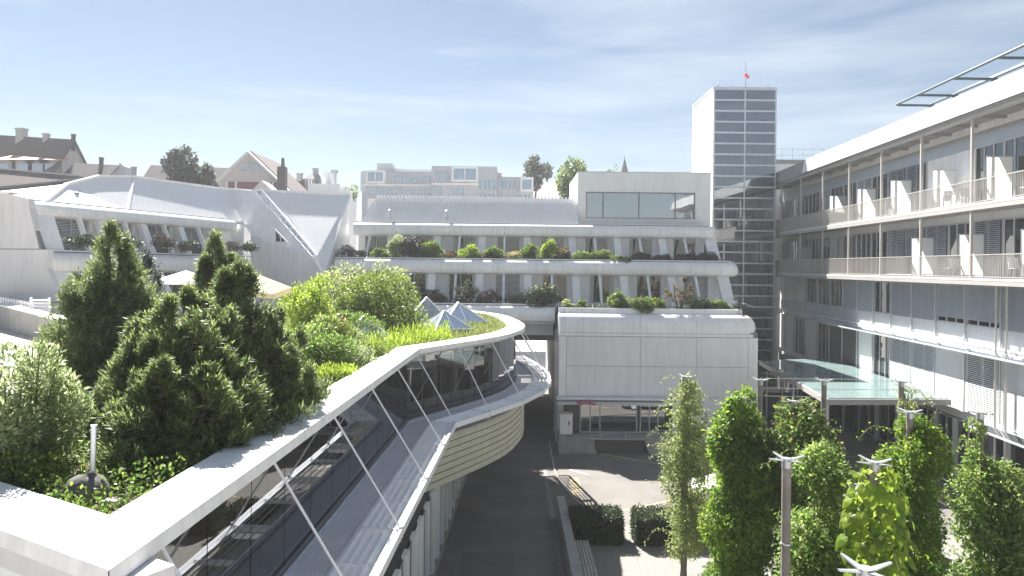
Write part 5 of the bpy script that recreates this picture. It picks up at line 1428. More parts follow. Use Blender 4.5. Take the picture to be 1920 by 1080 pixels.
# ------------------------------------------------------------------ planter shrubs on the terraces, each its own thing
G_UP, G_LO, G_BOX, G_W = 'shrubs in the upper planter', 'shrubs in the middle planter', 'shrubs in the planter over the entrance block', 'shrubs in the wing planters'
def pl(px, w_, h, kind, label, level, flower=None):
    Y, z, g = {'u': (Y2+1.15, T2-0.15, G_UP), 'l': (Y1+1.15, T1-0.15, G_LO), 'b': (EY+1.5, 7.38, G_BOX)}[level]
    X = at(px, 500, Y).x
    w_ *= 1.18; h *= 1.15
    if 'hang' in label: Y -= 0.5; z -= 0.12
    m, n, ll, lw, kw = {
        'dark': (M['L_dark'], 1500, 0.10, 0.05, {}), 'mid': (M['L_mid'], 1500, 0.10, 0.055, {}), 'bright': (M['L_bright'], 1400, 0.11, 0.06, {}),
        'lime': (M['L_lime'], 1000, 0.12, 0.06, dict(up=0.6)), 'silver': (M['L_silver'], 1500, 0.10, 0.045, {}), 'rust': (M['L_rust'], 1100, 0.10, 0.06, {}),
        'purple': (M['L_purple'], 1500, 0.09, 0.05, {}), 'pale': (M['L_pale'], 1100, 0.10, 0.05, {}), 'blue': (M['L_bluepine'], 1500, 0.12, 0.03, {})}[kind]
    k = max(0.35, w_*h/0.9)
    return bush('planter_shrub', label, 'shrub', (X, Y, z), w_, min(w_, 1.0), h, m, int(n*k*1.5), ll, lw, nc=int(7+6*k), group=g, flower=flower, rz=0, **kw)
U = [
 (651, 1.25, 0.75, 'blue', 'dusky blue-green shrub at the left end of the upper planter'),
 (680, 0.7, 0.55, 'purple', 'low purple shrub next to the dusky blue-green one in the upper planter'),
 (711, 1.05, 0.62, 'mid', 'low rounded green shrub with reddish tips in the upper planter', (M['L_rust'], 160)),
 (743, 1.05, 1.35, 'silver', 'tall silvery shrub in the upper planter'),
 (768, 1.3, 1.35, 'purple', 'tall dark purple-brown shrub beside the silvery one in the upper planter'),
 (806, 1.35, 1.05, 'bright', 'broad bright green shrub in the upper planter'),
 (846, 1.1, 0.5, 'rust', 'low rusty flowering plant between bright shrubs in the upper planter'),
 (879, 1.0, 0.95, 'lime', 'upright yellow-green shrub with pointed top in the upper planter'),
 (904, 0.9, 0.45, 'rust', 'low reddish plant right of the pointed yellow-green shrub'),
 (927, 1.25, 0.80, 'mid', 'neat round deep green shrub in the upper planter'),
 (964, 1.15, 0.58, 'pale', 'low shrub with pinkish flowers in the upper planter', (M['L_pink'], 130)),
 (992, 0.85, 0.95, 'bright', 'narrow upright green shrub in the upper planter'),
 (1028, 0.95, 1.25, 'lime', 'tallest yellow-green shrub in the upper planter'),
 (1056, 1.0, 0.75, 'rust', 'spiky rust-brown shrub right of the tallest yellow-green one'),
 (1092, 1.4, 0.55, 'mid', 'spreading green shrub near the middle of the upper planter'),
 (1130, 1.3, 0.72, 'mid', 'shrub with orange-tinted top right of the middle of the upper planter', (M['L_rust'], 200)),
 (1163, 1.2, 0.48, 'bright', 'bright trailing shrub hanging over the upper parapet'),
 (1200, 1.3, 0.55, 'dark', 'dark spreading shrub right of the trailing one'),
 (1243, 1.3, 0.50, 'dark', 'low dark green shrub before the dark windows of the upper row'),
 (1283, 1.4, 0.52, 'blue', 'low bluish shrub near the right end of the upper planter'),
 (1322, 1.3, 0.60, 'blue', 'blue-grey shrub at the right end of the upper planter'),
]
for r in U: pl(r[0], r[1], r[2], r[3], r[4], 'u', r[5] if len(r) > 5 else None)
Lw = [
 (776, 0.9, 1.1, 'silver', 'silvery feathery shrub behind the skylights in the middle planter'),
 (817, 1.25, 0.85, 'purple', 'dark purple shrub left of the little conifer in the middle planter'),
 (915, 1.35, 0.80, 'purple', 'dull dark shrub right of the little conifer in the middle planter'),
 (968, 1.25, 0.85, 'blue', 'grey-green spiky shrub in the middle planter'),
 (1018, 1.75, 1.20, 'dark', 'large dark shrub with creamy flowers overhanging the middle parapet', (M['L_pale'], 420)),
]
for r in Lw: pl(r[0], r[1], r[2], r[3], r[4], 'l', r[5] if len(r) > 5 else None)
Bx = [
 (1066, 0.62, 0.48, 'pale', 'small pale green tuft at the left end of the entrance block planter'),
 (1091, 0.45, 0.42, 'bright', 'tiny grassy tuft in the entrance block planter'),
 (1157, 1.25, 0.90, 'mid', 'rounded leafy green shrub over the entrance block', (M['L_bright'], 300)),
 (1204, 1.55, 0.80, 'mid', 'spreading dwarf pine hanging over the entrance block parapet'),
 (1236, 0.75, 0.65, 'bright', 'small pale green shrub behind the spreading dwarf pine'),
 (1310, 1.5, 0.62, 'dark', 'dark shrub right of the little pine tree over the entrance block'),
 (1346, 1.6, 0.50, 'mid', 'low green shrub with a straight top over the entrance block'),
 (1382, 1.2, 0.48, 'blue', 'low bluish shrub at the right end of the entrance block planter'),
]
for r in Bx: pl(r[0], r[1], r[2], r[3], r[4], 'b', r[5] if len(r) > 5 else None)
conifer('dwarf_spruce', 'small dark conical spruce in the middle planter', at(873, 566, Y1+1.15)+Vector((0, 0, -0.1)), [(0, 0, 0.05, 1.75, 0.75, 0, 0)], M['L_dark'], 900, 0.10, 8, 0.03)
conifer('little_pine', 'little gnarled pine tree with open crown over the entrance block', (at(1275, 500, EY+1.5).x, EY+1.5, 7.4), [(-0.35, 0, 0.55, 0.8, 0.65, 0, 0), (0.35, 0.1, 0.7, 1.05, 0.55, 0, 0), (0.1, -0.1, 0.35, 0.6, 0.8, 0, 0)], M['L_rust'], 520, 0.10, 7, 0.03)
# wing planters
def wpl(px, py, w_, h, kind, label, Yd):
    p = at(px, py, Yd); m = {'dark': 'L_dark', 'purple': 'L_purple', 'blue': 'L_bluepine', 'mid': 'L_mid'}[kind]
    bush('planter_shrub', label, 'shrub', p, w_, 1.0, h, M[m], 1900, 0.09, 0.05, nc=12, group=G_W, rz=WR)
wpl(142, 464, 1.5, 0.75, 'dark', 'clipped dark shrub, first in the wing planter from the left', 32.0)
wpl(196, 466, 1.2, 0.6, 'purple', 'dark shrub in the wing planter behind the tallest conifer spire', 34.2)
wpl(246, 467, 1.5, 0.75, 'blue', 'dusky shrub in the wing planter right of the tallest conifer spire', 36.4)
wpl(304, 468, 1.6, 0.80, 'purple', 'purple-leaved shrub in the wing planter below the third window', 38.6)
wpl(355, 469, 1.4, 0.55, 'dark', 'low dark shrub in the wing planter below the fourth window', 40.8)
wpl(437, 470, 1.5, 0.60, 'purple', 'low purplish shrub in the wing planter near its right end', 43.0)
wpl(470, 472, 1.2, 0.65, 'dark', 'rounded dark shrub at the right end of the wing planter', 44.0)
# ------------------------------------------------------------------ roof garden
ZG = 7.0
def gp(px, Y): p = at(px, 500, Y); return Vector((p.x, Y, ZG))
# conifers: px of axis, distance, top py
def lead(px0, Y0, px, py, Y, r_px, base, lean=(0, 0)):
    """leader whose tip shows at px,py; radius given in photo pixels at that distance"""
    o = gp(px0, Y0); q = at(px, py, Y); h = q.z-ZG-base
    return (q.x-o.x, Y-Y0, base, h, 1.55*r_px/F*Y, lean[0], lean[1])
c1 = (212, 13.6)
conifer('conifer', 'tallest dark green mountain pine with a pointed spire, on the roof garden', gp(*c1), [
    lead(*c1, 205, 424, 13.6, 72, 0.35), lead(*c1, 160, 500, 13.3, 52, 0.3), lead(*c1, 252, 500, 13.8, 52, 0.3), lead(*c1, 180, 470, 14.2, 50, 0.4), lead(*c1, 228, 450, 13.9, 48, 0.5), lead(*c1, 275, 560, 13.4, 36, 0.3), lead(*c1, 145, 560, 13.0, 45, 0.3)], M['L_pine'], 7600, 0.105, 10, 0.022)
c2 = (268, 16.5)
conifer('conifer', 'slim bluish conifer behind the tallest mountain pine', gp(*c2), [lead(*c2, 270, 474, 16.5, 38, 0.1), lead(*c2, 290, 500, 16.6, 28, 0.1)], M['L_bluepine'], 1300, 0.08, 10, 0.016)
c3 = (345, 11.4)
conifer('conifer', 'broad dense mountain pine with many upright shoots in front of the white parasol', gp(*c3), [
    lead(*c3, 345, 548, 11.4, 40, 0.3), lead(*c3, 300, 690, 9.9, 66, 0.0), lead(*c3, 385, 700, 10.0, 66, 0.0), lead(*c3, 250, 715, 10.0, 50, 0.0), lead(*c3, 430, 715, 10.6, 56, 0.0), lead(*c3, 296, 582, 11.2, 50, 0.2), lead(*c3, 392, 556, 11.5, 44, 0.3), lead(*c3, 322, 570, 10.9, 66, 0.15), lead(*c3, 370, 590, 10.7, 70, 0.1), lead(*c3, 410, 560, 11.3, 60, 0.2), lead(*c3, 270, 590, 11.3, 56, 0.2), lead(*c3, 250, 640, 11.0, 60, 0.1), lead(*c3, 330, 660, 10.4, 75, 0.0), lead(*c3, 400, 660, 10.5, 70, 0.0)], M['L_pine'], 13500, 0.105, 10, 0.022)
c4 = (405, 15.5)
conifer('conifer', 'pointed conifer rising between the two parasols', gp(*c4), [lead(*c4, 404, 441, 15.5, 48, 0.2), lead(*c4, 388, 485, 15.4, 28, 0.2), lead(*c4, 428, 480, 15.6, 36, 0.2)], M['L_pine'], 3600, 0.105, 10, 0.022)
c5 = (480, 12.6)
conifer('conifer', 'spreading mountain pine at the right of the group, in front of the beige parasol', gp(*c5), [
    lead(*c5, 455, 492, 12.6, 60, 0.3), lead(*c5, 500, 578, 12.4, 52, 0.2), lead(*c5, 428, 512, 12.5, 55, 0.3), lead(*c5, 530, 590, 12.6, 50, 0.1), lead(*c5, 470, 580, 12.1, 66, 0.1), lead(*c5, 545, 640, 12.4, 45, 0.0), lead(*c5, 500, 650, 11.8, 66, 0.0), lead(*c5, 440, 610, 11.8, 66, 0.05), lead(*c5, 468, 700, 11.2, 66, 0.0), lead(*c5, 556, 610, 13.0, 34, 0.1)], M['L_pine'], 7600, 0.105, 10, 0.022)
# leafy shrubs
def sh(px, Y, w_px, py_top, m, label, n=4200, ll=0.07, lw=0.04, base_py=None, d=None, **kw):
    p = gp(px, Y); h = at(px, py_top, Y).z-ZG; w_ = w_px/F*Y
    return bush('shrub', label, 'shrub', p, w_, d or w_*0.9, h, M[m], n, ll, lw, nc=int(12+w_*3), **kw)
sh(60, 9.4, 240, 600, 'L_silver', 'silvery willow-like shrub at the left edge of the roof garden', 9000, 0.085, 0.026, size=0.3, up=0.5)
sh(20, 8.8, 170, 690, 'L_silver', 'lower silvery shrub in front of the willow-like one at the left edge', 5000, 0.08, 0.026, size=0.32)
sh(105, 10.2, 110, 690, 'L_pale', 'loose yellow-green shrub between the silvery shrub and the pines', 1700, 0.07, 0.035, size=0.26)
sh(703, 27, 165, 492, 'L_bright', 'big bright green rounded bush behind the skylights', 11000, 0.11, 0.06, size=0.34)
sh(665, 24.5, 130, 560, 'L_mid', 'mid green bush in front of the big rounded one', 6000, 0.09, 0.05)
sh(590, 24, 120, 512, 'L_lime', 'yellow-green maple bush right of the beige parasol', 6500, 0.10, 0.06, size=0.33)
sh(640, 31, 150, 500, 'L_pale', 'pale flowering shrub behind the yellow-green maple', 5200, 0.11, 0.06)
sh(720, 34, 120, 478, 'L_silver', 'tall feathery pale shrub left of the white terrace band', 2600, 0.15, 0.05, size=0.26)
sh(745, 30.5, 90, 505, 'L_pale', 'loose pale shrub behind the big rounded bush', 2600, 0.11, 0.05)
sh(626, 21, 120, 585, 'L_bright', 'bright spreading bush with pinkish flowers beside the coping', 4500, 0.08, 0.045, flower=(M['L_pink'], 160))
sh(600, 18, 140, 612, 'L_mid', 'mid green bush between the pines and the coping', 5200, 0.075, 0.04)
sh(655, 19.0, 110, 632, 'L_silver', 'grey-green flowering shrub beside the coping', 4200, 0.07, 0.035)
sh(703, 20.5, 80, 640, 'L_bright', 'small bright shrub by the coping where it bends', 2200, 0.07, 0.035)
sh(636, 16.6, 95, 680, 'L_lime', 'low grassy yellow-green shrub close to the coping', 2600, 0.09, 0.02, up=0.9)
sh(562, 26, 60, 520, 'L_bright', 'light green bush touching the beige parasol', 2600, 0.09, 0.05)
sh(523, 12.8, 40, 762, 'L_lime', 'small yellow-green plant at the coping edge under the pines', 700, 0.05, 0.03)
sh(508, 12.2, 34, 790, 'L_bright', 'tiny bright plant at the coping edge under the pines', 500, 0.05, 0.03)
sh(742, 25.5, 70, 612, 'L_grass', 'grassy green tuft right of the nearest pyramid skylight', 2200, 0.16, 0.022, up=1.2)
sh(590, 20.5, 90, 590, 'L_climb', 'fresh green shrub behind the spreading mountain pine', 3600, 0.08, 0.045)
sh(665, 22.3, 80, 612, 'L_silver', 'soft grey-green shrub before the nearest pyramid skylight', 2600, 0.07, 0.03)
sh(775, 30, 70, 575, 'L_climb', 'loose green shrub between the big bush and the front pyramid', 1800, 0.10, 0.04)
# ground cover: nobody could count it
def cover(name, label, poly, n, m, h0, h1, ll, lw, z=ZG, up=0.7):
    P = np.array([(p[0], p[1]) for p in poly], float); mn, mx = P.min(0), P.max(0)
    pts = mn+(mx-mn)*rng.random((n*4, 2))
    x, y = pts[:, 0], pts[:, 1]; ins = np.zeros(len(pts), bool); j = len(P)-1
    for i in range(len(P)):
        c = ((P[i, 1] > y) != (P[j, 1] > y)) & (x < (P[j, 0]-P[i, 0])*(y-P[i, 1])/(P[j, 1]-P[i, 1]+1e-9)+P[i, 0]); ins ^= c; j = i
    pts = pts[ins][:n]; k = len(pts)
    lump = 0.5+0.5*np.sin(pts[:, 0]*2.1+1.3*np.sin(pts[:, 1]*1.7))*np.cos(pts[:, 1]*2.4+np.sin(pts[:, 0]*1.3))
    zz = h0+(h1-h0)*rng.random(k)*(0.25+0.75*lump)
    Pp = np.stack([pts[:, 0], pts[:, 1], z+zz], 1)
    D = unit(rng.normal(size=(k, 3))*0.75+np.array([0, 0, up])); s = 0.6+0.8*rng.random(k)
    o = bpy.data.objects.new(name, quad_mesh(name, leaf_faces(Pp, D, unit(rng.normal(size=(k, 3))*0.6+np.array([0, 0, 1.0])), ll*s, lw*s, 0.05), m)); link(o)
    o['kind'] = 'stuff'; o['label'] = label; return o
inn = [Vector(p) for p in offset(PATH, 0.82)]
def ip_(i): return (inn[i].x, inn[i].y)
c_ = inn[2]
pA = [ip_(1), ip_(2), ip_(4), ip_(6), (-6.6, 14.5), (-6.9, 12.8), (-8.4, 10.7), (-16, 11.2), (-13, 9.5)]
cover('ground_cover', 'leafy green ground cover in the corner of the roof garden', pA, 30000, M['L_mid'], 0.0, 0.42, 0.055, 0.034)
cover('ground_cover', 'taller lighter green ground cover behind the lamp post', [(-11, 8.8), (-6.6, 7.9), (-5.3, 8.6), (-6.9, 11.2), (-9, 10.4), (-14, 10.9)], 11000, M['L_bright'], 0.05, 0.6, 0.06, 0.035)
cover('fallen_leaves', 'brown fallen leaves along the inside of the coping', [ip_(1), ip_(2), ip_(6), ip_(8), (inn[8].x-0.7, inn[8].y), (inn[2].x-0.5, inn[2].y+1.3)], 2600, M['L_litter'], 0.0, 0.05, 0.05, 0.035, up=0.1)
pB = [ip_(6), ip_(7), ip_(8)] + [ip_(i) for i in range(9, len(inn)-1)] + [(-4.5, 39), (-8.5, 36), (-9.3, 30), (-7.0, 24), (-6.0, 19), (-6.3, 14.5)]
cover('meadow_grass', 'yellow-green meadow grass around the glass skylights', pB, 34000, M['L_grass'], 0.0, 0.16, 0.26, 0.022, up=1.6)
cover('meadow_flowers', 'tall yellow-green stems standing in the meadow by the skylights', [ip_(8), ip_(10), ip_(12), (-2.5, 27), (-5.5, 26), (-5.8, 20)], 7000, M['L_lime'], 0.05, 0.75, 0.18, 0.026, up=1.6)
cover('undergrowth', 'low mixed undergrowth between the pines and the skylights', [(-6.2, 14.5), ip_(6), ip_(8), (-5.2, 24), (-9.0, 33), (-9.5, 36), (-12, 30), (-7.5, 22)], 17000, M['L_mid'], 0.0, 0.5, 0.08, 0.05)
# glass pyramids
def pyramid(apx_, apy, Y, w_, label, rz=0.5, hz=None):
    ap0 = at(apx_, apy, Y); z0 = ZG+0.02; r_ = w_/2
    t = thing('pyramid_skylight', label, 'skylight', (ap0.x, Y, z0), group='glass pyramid skylights')
    cs = [Vector((ap0.x+r_*math.sqrt(2)*math.cos(rz+math.pi/4+k*math.pi/2), Y+r_*math.sqrt(2)*math.sin(rz+math.pi/4+k*math.pi/2), z0+0.12)) for k in range(4)]
    mb = MB()
    for k in range(4): mb.bar(cs[k], cs[(k+1) % 4], 0.12, 0.22)
    part('kerb', mb, M['concrete'], t)
    fr = MB()
    for k in range(4):
        fr.bar(cs[k]+Vector((0, 0, 0.1)), ap0, 0.055, 0.05); fr.bar(cs[k]+Vector((0, 0, 0.12)), cs[(k+1) % 4]+Vector((0, 0, 0.12)), 0.05, 0.05)
        m_ = (cs[k]+cs[(k+1) % 4])/2; fr.bar(m_+Vector((0, 0, 0.12)), ap0.lerp(m_, 0.05)+Vector((0, 0, 0)), 0.035, 0.04)
    part('frame', fr, M['silver'], t)
    for k in range(4):
        a_ = cs[k]+Vector((0, 0, 0.125)); b_ = cs[(k+1) % 4]+Vector((0, 0, 0.125)); a1_ = a_.lerp(ap0, 0.03); 
        nn = (b_-a_).cross(ap0-a_).normalized()*0.012
        mb = MB(); mb.slab([a_, b_, ap0-Vector((0, 0, 0.02))], nn); part('pane', mb, M['g_sky'], t)
pyramid(682, 592, 24.6, 1.9, 'nearest glass pyramid skylight, left of the others, half in the meadow', 0.35)
pyramid(800, 557, 34.0, 1.95, 'rear left glass pyramid skylight beside the bright bush', 0.2)
pyramid(832, 582, 29.2, 1.75, 'front glass pyramid skylight near the curved coping', 0.6)
pyramid(859, 567, 33.0, 2.1, 'rear right glass pyramid skylight near the white band', 0.45)
# parasols
def parasol(px, py, Y, w_, drop, m, label, sides, tilt=(0, 0)):
    p = at(px, py, Y); t = thing('parasol', label, 'parasol', (p.x, p.y, ZG))
    mb = MB(); r_ = w_/2; top = p
    ring = [Vector((p.x+r_*math.cos(2*math.pi*(k+0.5)/sides), p.y+r_*math.sin(2*math.pi*(k+0.5)/sides), p.z-drop + tilt[0]*math.cos(2*math.pi*(k+0.5)/sides)+tilt[1]*math.sin(2*math.pi*(k+0.5)/sides))) for k in range(sides)]
    for k in range(sides): mb.face(top, ring[k], ring[(k+1) % sides])
    for k in range(sides):
        a_, b_ = ring[k], ring[(k+1) % sides]; mb.face(a_, b_, b_-Vector((0, 0, 0.16)), a_-Vector((0, 0, 0.16)))
    part('canopy', mb, m, t)
    mb = MB(); mb.tube((p.x, p.y, ZG), p, 0.03, 8); part('pole', mb, M['rod'], t)
    rb = MB()
    for k in range(sides): rb.bar(p-Vector((0, 0, 0.05)), ring[k]-Vector((0, 0, 0.05)), 0.02, 0.02)
    part('ribs', rb, M['rod'], t)
    mb = MB(); mb.box(p.x-0.35, p.x+0.35, p.y-0.35, p.y+0.35, ZG+0.03, ZG+0.11); part('base', mb, M['concrete'], t)
parasol(349, 507, 27.5, 2.15, 0.36, M['canvas'], 'white parasol behind the pines, open on the roof terrace', 6)
parasol(478, 512, 22.5, 2.5, 0.45, M['beige'], 'larger beige parasol right of the white one on the roof terrace', 4, (-0.12, 0.1))
# lamp post on a rock
lp = thing('lamp_post', 'pale grey bare pole rising from the rock in the corner of the roof garden', 'pole', gp(177, 8.55))
p = gp(177, 8.55); tp = at(176, 800, 8.55)
mb = MB(); mb.tube((p.x, p.y, ZG), (tp.x, p.y, tp.z), 0.033, 12); mb.tube((tp.x, p.y, tp.z), (tp.x, p.y, tp.z+0.02), 0.036, 12); part('pole', mb, M['steel'], lp, smooth=True)
rk = MB(); rr = random.Random(3)
for (dx, dy, a_, b_, c_2) in ((0.0, -0.1, 0.27, 0.22, 0.25),):
    vs = []; nu, nv = 14, 8
    for j in range(nv+1):
        for i in range(nu):
            th = 2*math.pi*i/nu; ph_ = math.pi*j/nv; k = 1+0.07*math.sin(2*th+0.5*j)+0.05*math.sin(3*th-0.7*j)
            vs.append((p.x+dx+a_*k*math.sin(ph_)*math.cos(th), p.y+dy+b_*k*math.sin(ph_)*math.sin(th), ZG+0.05+c_2*k*math.cos(ph_)*(1 if ph_ < 1.57 else 0.3)))
    fs = [(j*nu+i, j*nu+(i+1) % nu, (j+1)*nu+(i+1) % nu, (j+1)*nu+i) for j in range(nv) for i in range(nu)]
    rk.add(vs, fs)
solo('rock', rk, M['rock'], 'dark rounded rock at the foot of the pale pole', 'rock', smooth=True)
p2 = atz(210, 945, ZG+0.05); mb = MB(); mb.box(p2.x-0.09, p2.x+0.09, p2.y-0.06, p2.y+0.06, ZG+0.02, ZG+0.10); solo('flat_stone', mb, M['concrete'], 'small flat pale stone right of the dark rock', 'stone')
# low roof edge with fence at the left
re_ = thing('low_parapet', 'low grey parapet with a bright top running behind the roof garden at left', 'wall', (-17, 28, ZG))
a_ = atz(-60, 552, 8.2); b_ = atz(130, 606, 7.75)
mb = MB(); mb.bar((a_.x, a_.y, 7.6), (b_.x, b_.y, 7.3), 0.35, 1.0); part('wall_body', mb, M['concrete'], re_)
mb = MB(); mb.bar((a_.x, a_.y, 8.14), (b_.x, b_.y, 7.84), 0.5, 0.06); part('coping', mb, M['coping'], re_)
fn = thing('picket_fence', 'thin white picket fence against the end wall of the wing', 'fence', at(30, 570, 29.5))
A = at(2, 575, 29.5); B = at(62, 586, 28.6)
for k in range(13):
    p = A.lerp(B, k/12); mb = MB(); mb.box(p.x-0.03, p.x+0.03, p.y-0.015, p.y+0.015, p.z-0.3, p.z+0.40); part('picket', mb, M['rod'], fn)
mb = MB(); mb.bar(A+Vector((0, 0.03, 0.3)), B+Vector((0, 0.03, 0.3)), 0.03, 0.05); mb.bar(A+Vector((0, 0.03, -0.15)), B+Vector((0, 0.03, -0.15)), 0.03, 0.05); part('rail', mb, M['rod'], fn)
gt = thing('garden_gate', 'small white slatted gate right of the picket fence', 'gate', at(75, 578, 27.5))
A = at(58, 560, 27.5); B = at(92, 590, 27.5)
for k in range(5):
    z = A.z+(B.z-A.z)*(k+0.5)/5; mb = MB(); mb.box(A.x+0.04, B.x-0.04, 27.47, 27.53, z-0.04, z+0.04); part('slat', mb, M['rod'], gt)
mb = MB(); mb.box(A.x-0.03, A.x+0.035, 27.46, 27.54, B.z-0.4, A.z+0.05); mb.box(B.x-0.035, B.x+0.03, 27.46, 27.54, B.z-0.4, A.z+0.05); part('gate_post', mb, M['rod'], gt)
# ------------------------------------------------------------------ trellis court
def post(px, py, Y, label, arm=0.38, rz=0.3, ground=0.0):
    p = at(px, py, Y); t = thing('trellis_post', label, 'post', (p.x, p.y, ground), group='timber trellis posts with steel cross heads')
    mb = MB(); mb.tube((p.x, p.y, ground), (p.x, p.y, p.z-0.14), 0.082, 12); part('timber', mb, M['post'], t, smooth=True)
    mb = MB(); mb.tube((p.x, p.y, p.z-0.16), (p.x, p.y, p.z+0.01), 0.092, 14); part('cap', mb, M['greymetal'], t, smooth=True)
    for k in range(4):
        a_ = rz+k*math.pi/2; d_ = Vector((math.cos(a_), math.sin(a_), 0)); n_ = Vector((-d_.y, d_.x, 0)); q = Vector((p.x, p.y, p.z))
        mb = MB(); mb.slab([q+d_*0.10+n_*0.045+Vector((0, 0, -0.03)), q+d_*0.10-n_*0.045+Vector((0, 0, -0.03)), q+d_*arm-n_*0.018+Vector((0, 0, 0.015)), q+d_*arm+n_*0.018+Vector((0, 0, 0.015))], (0, 0, 0.02)); part('arm', mb, M['greymetal'], t)
    mb = MB()
    for z in (p.z-1.55, p.z-2.2): mb.tube((p.x, p.y, z), (p.x, p.y, z+0.02), 0.1, 12)
    part('wire_tie', mb, M['steel'], t)
    return p
PT = {}
PT['a'] = post(1285, 706, 22.6, 'back row trellis post inside the slender leafy climber')
PT['b'] = post(1425, 712, 22.4, 'back row trellis post at the right corner of the entrance block')
PT['c'] = post(1545, 713, 22.0, 'bare back row trellis post in front of the green canopy edge')
PT['d'] = post(1690, 715, 21.6, 'back row trellis post with a wisp of climber at its head')
PT['e'] = post(1838, 773, 17.6, 'trellis post rising from the wide climber at far right')
PT['f'] = post(1706, 772, 17.4, 'trellis post hidden in the dense climber right of centre')
PT['g'] = post(1640, 866, 13.0, 'trellis post covered by big-leaved climber')
PT['h'] = post(1475, 860, 13.1, 'bare grey trellis post in the front row with clear cross head')
PT['i'] = post(1622, 1066, 8.4, 'nearest trellis post, only its steel cross head in view')
PT['j'] = post(1388, 746, 18.6, 'trellis post buried in the tall lush green climber')
PT['k'] = post(1488, 752, 18.4, 'trellis post hidden in the reddish topped climber')
def wires(a_, b_, label):
    mb = MB()
    for z in (0.05, -0.25, -0.5): mb.tube(PT[a_]+Vector((0, 0, z)), PT[b_]+Vector((0, 0, z-0.02)), 0.008, 4)
    solo('trellis_wire', mb, M['steel'], label, 'wire')
wires('b', 'c', 'three thin steel wires between the corner trellis post and the bare back row post')
wires('c', 'd', 'three thin steel wires between the two back row posts before the canopy')
def vbase(k): p = PT[k]; return (p.x, p.y, 0)
vine('slender_climber', 'slender loose climber with small pale leaves left of the lush column', vbase('a'), [(0.6, 0.30, 0, 0), (1.6, 0.72, 0, 0), (3.0, 0.70, 0, 0), (4.4, 0.62, 0.05, 0), (5.6, 0.52, -0.05, 0), (6.5, 0.26, -0.1, 0)], M['L_pale'], 17000, 0.10, 0.04, tendrils=44, droop=0.3)
vine('lush_climber', 'tall lush bright green climber column left of the bare front post', vbase('j'), [(0.1, 0.75, 0, 0), (2.5, 0.80, 0, 0), (4.5, 0.74, 0.05, 0), (5.8, 0.72, 0, 0), (6.5, 0.35, 0, 0)], M['L_vine'], 52000, 0.10, 0.062, tendrils=16)
vine('reddish_climber', 'rounded climber with reddish cream top behind the bare front post', vbase('k'), [(1.2, 0.45, 0.1, 0), (3.2, 0.62, 0.1, 0), (4.8, 0.85, 0.12, 0), (5.8, 0.72, 0.1, 0), (6.25, 0.3, 0.1, 0)], M['L_climb'], 22000, 0.10, 0.062, tendrils=14, flower=(M['L_hydr'], 6000, 0.6))
p = at(1535, 900, 14.6); PT['m'] = Vector((p.x, p.y, 4.2))
vine('dark_climber', 'dense dark green climber bush right of the bare front post', (p.x, p.y, 0), [(0.2, 0.62, 0, 0), (2.5, 0.66, -0.05, 0), (4.3, 0.66, 0.05, 0), (5.6, 0.62, 0.0, 0), (6.15, 0.25, 0, 0)], M['L_climb'], 27000, 0.095, 0.06, tendrils=10)
vine('wispy_climber', 'wisp of climber on the back row post by the canopy', vbase('d'), [(4.0, 0.12, 0.1, 0), (5.2, 0.28, 0.15, 0), (6.3, 0.30, 0.15, 0)], M['L_pale'], 900, 0.08, 0.045, tendrils=5)
vine('dense_climber', 'dense green climber column behind the big-leaved one', vbase('f'), [(0.3, 0.55, 0, 0), (3.0, 0.70, 0.05, 0), (4.6, 0.72, 0.05, 0), (5.7, 0.68, 0.05, 0), (6.2, 0.3, 0, 0)], M['L_vine'], 38000, 0.095, 0.06, tendrils=12)
vine('wide_climber', 'wide mid green climber at the far right of the court', vbase('e'), [(0.1, 1.05, 0, -0.8), (2.2, 1.05, 0, -0.8), (3.7, 0.95, 0, -0.6), (4.8, 0.62, 0, -0.3), (5.6, 0.28, -0.1, 0), (6.2, 0.2, -0.12, 0)], M['L_climb'], 36000, 0.10, 0.06, tendrils=18)
# big-leaved climber: single leaves
bv = vine('big_leaved_climber', 'bright yellow-green climber with big heart-shaped leaves in the front row', vbase('g'), [(0.2, 0.50, 0, 0), (3.0, 0.55, 0, 0), (5.0, 0.52, 0, 0), (6.1, 0.38, 0, 0)], M['L_lime'], 2600, 0.13, 0.10, tendrils=8)
hl_ = []
for q in range(4):
    s_ = 0.9+0.15*q; mb = MB()
    o_ = [(0, 0, 0), (0.055, -0.03, 0.006), (0.095, 0.03, 0.0), (0.075, 0.11, -0.012), (0, 0.20, -0.035), (-0.075, 0.11, -0.012), (-0.095, 0.03, 0.0), (-0.055, -0.03, 0.006), (0, 0.08, 0.018)]
    mb.add([(x*s_, y*s_, z*s_) for x, y, z in o_], [(0, 1, 8), (1, 2, 8), (2, 3, 8), (3, 4, 8), (4, 5, 8), (5, 6, 8), (6, 7, 8), (7, 0, 8)])
    hl_.append(mesh_of('leaf', mb, [M['L_lime'], M['L_bright'], M['L_lime'], M['L_vine']][q]))
rb = random.Random(9); g_ = PT['g']; n_ok = 0
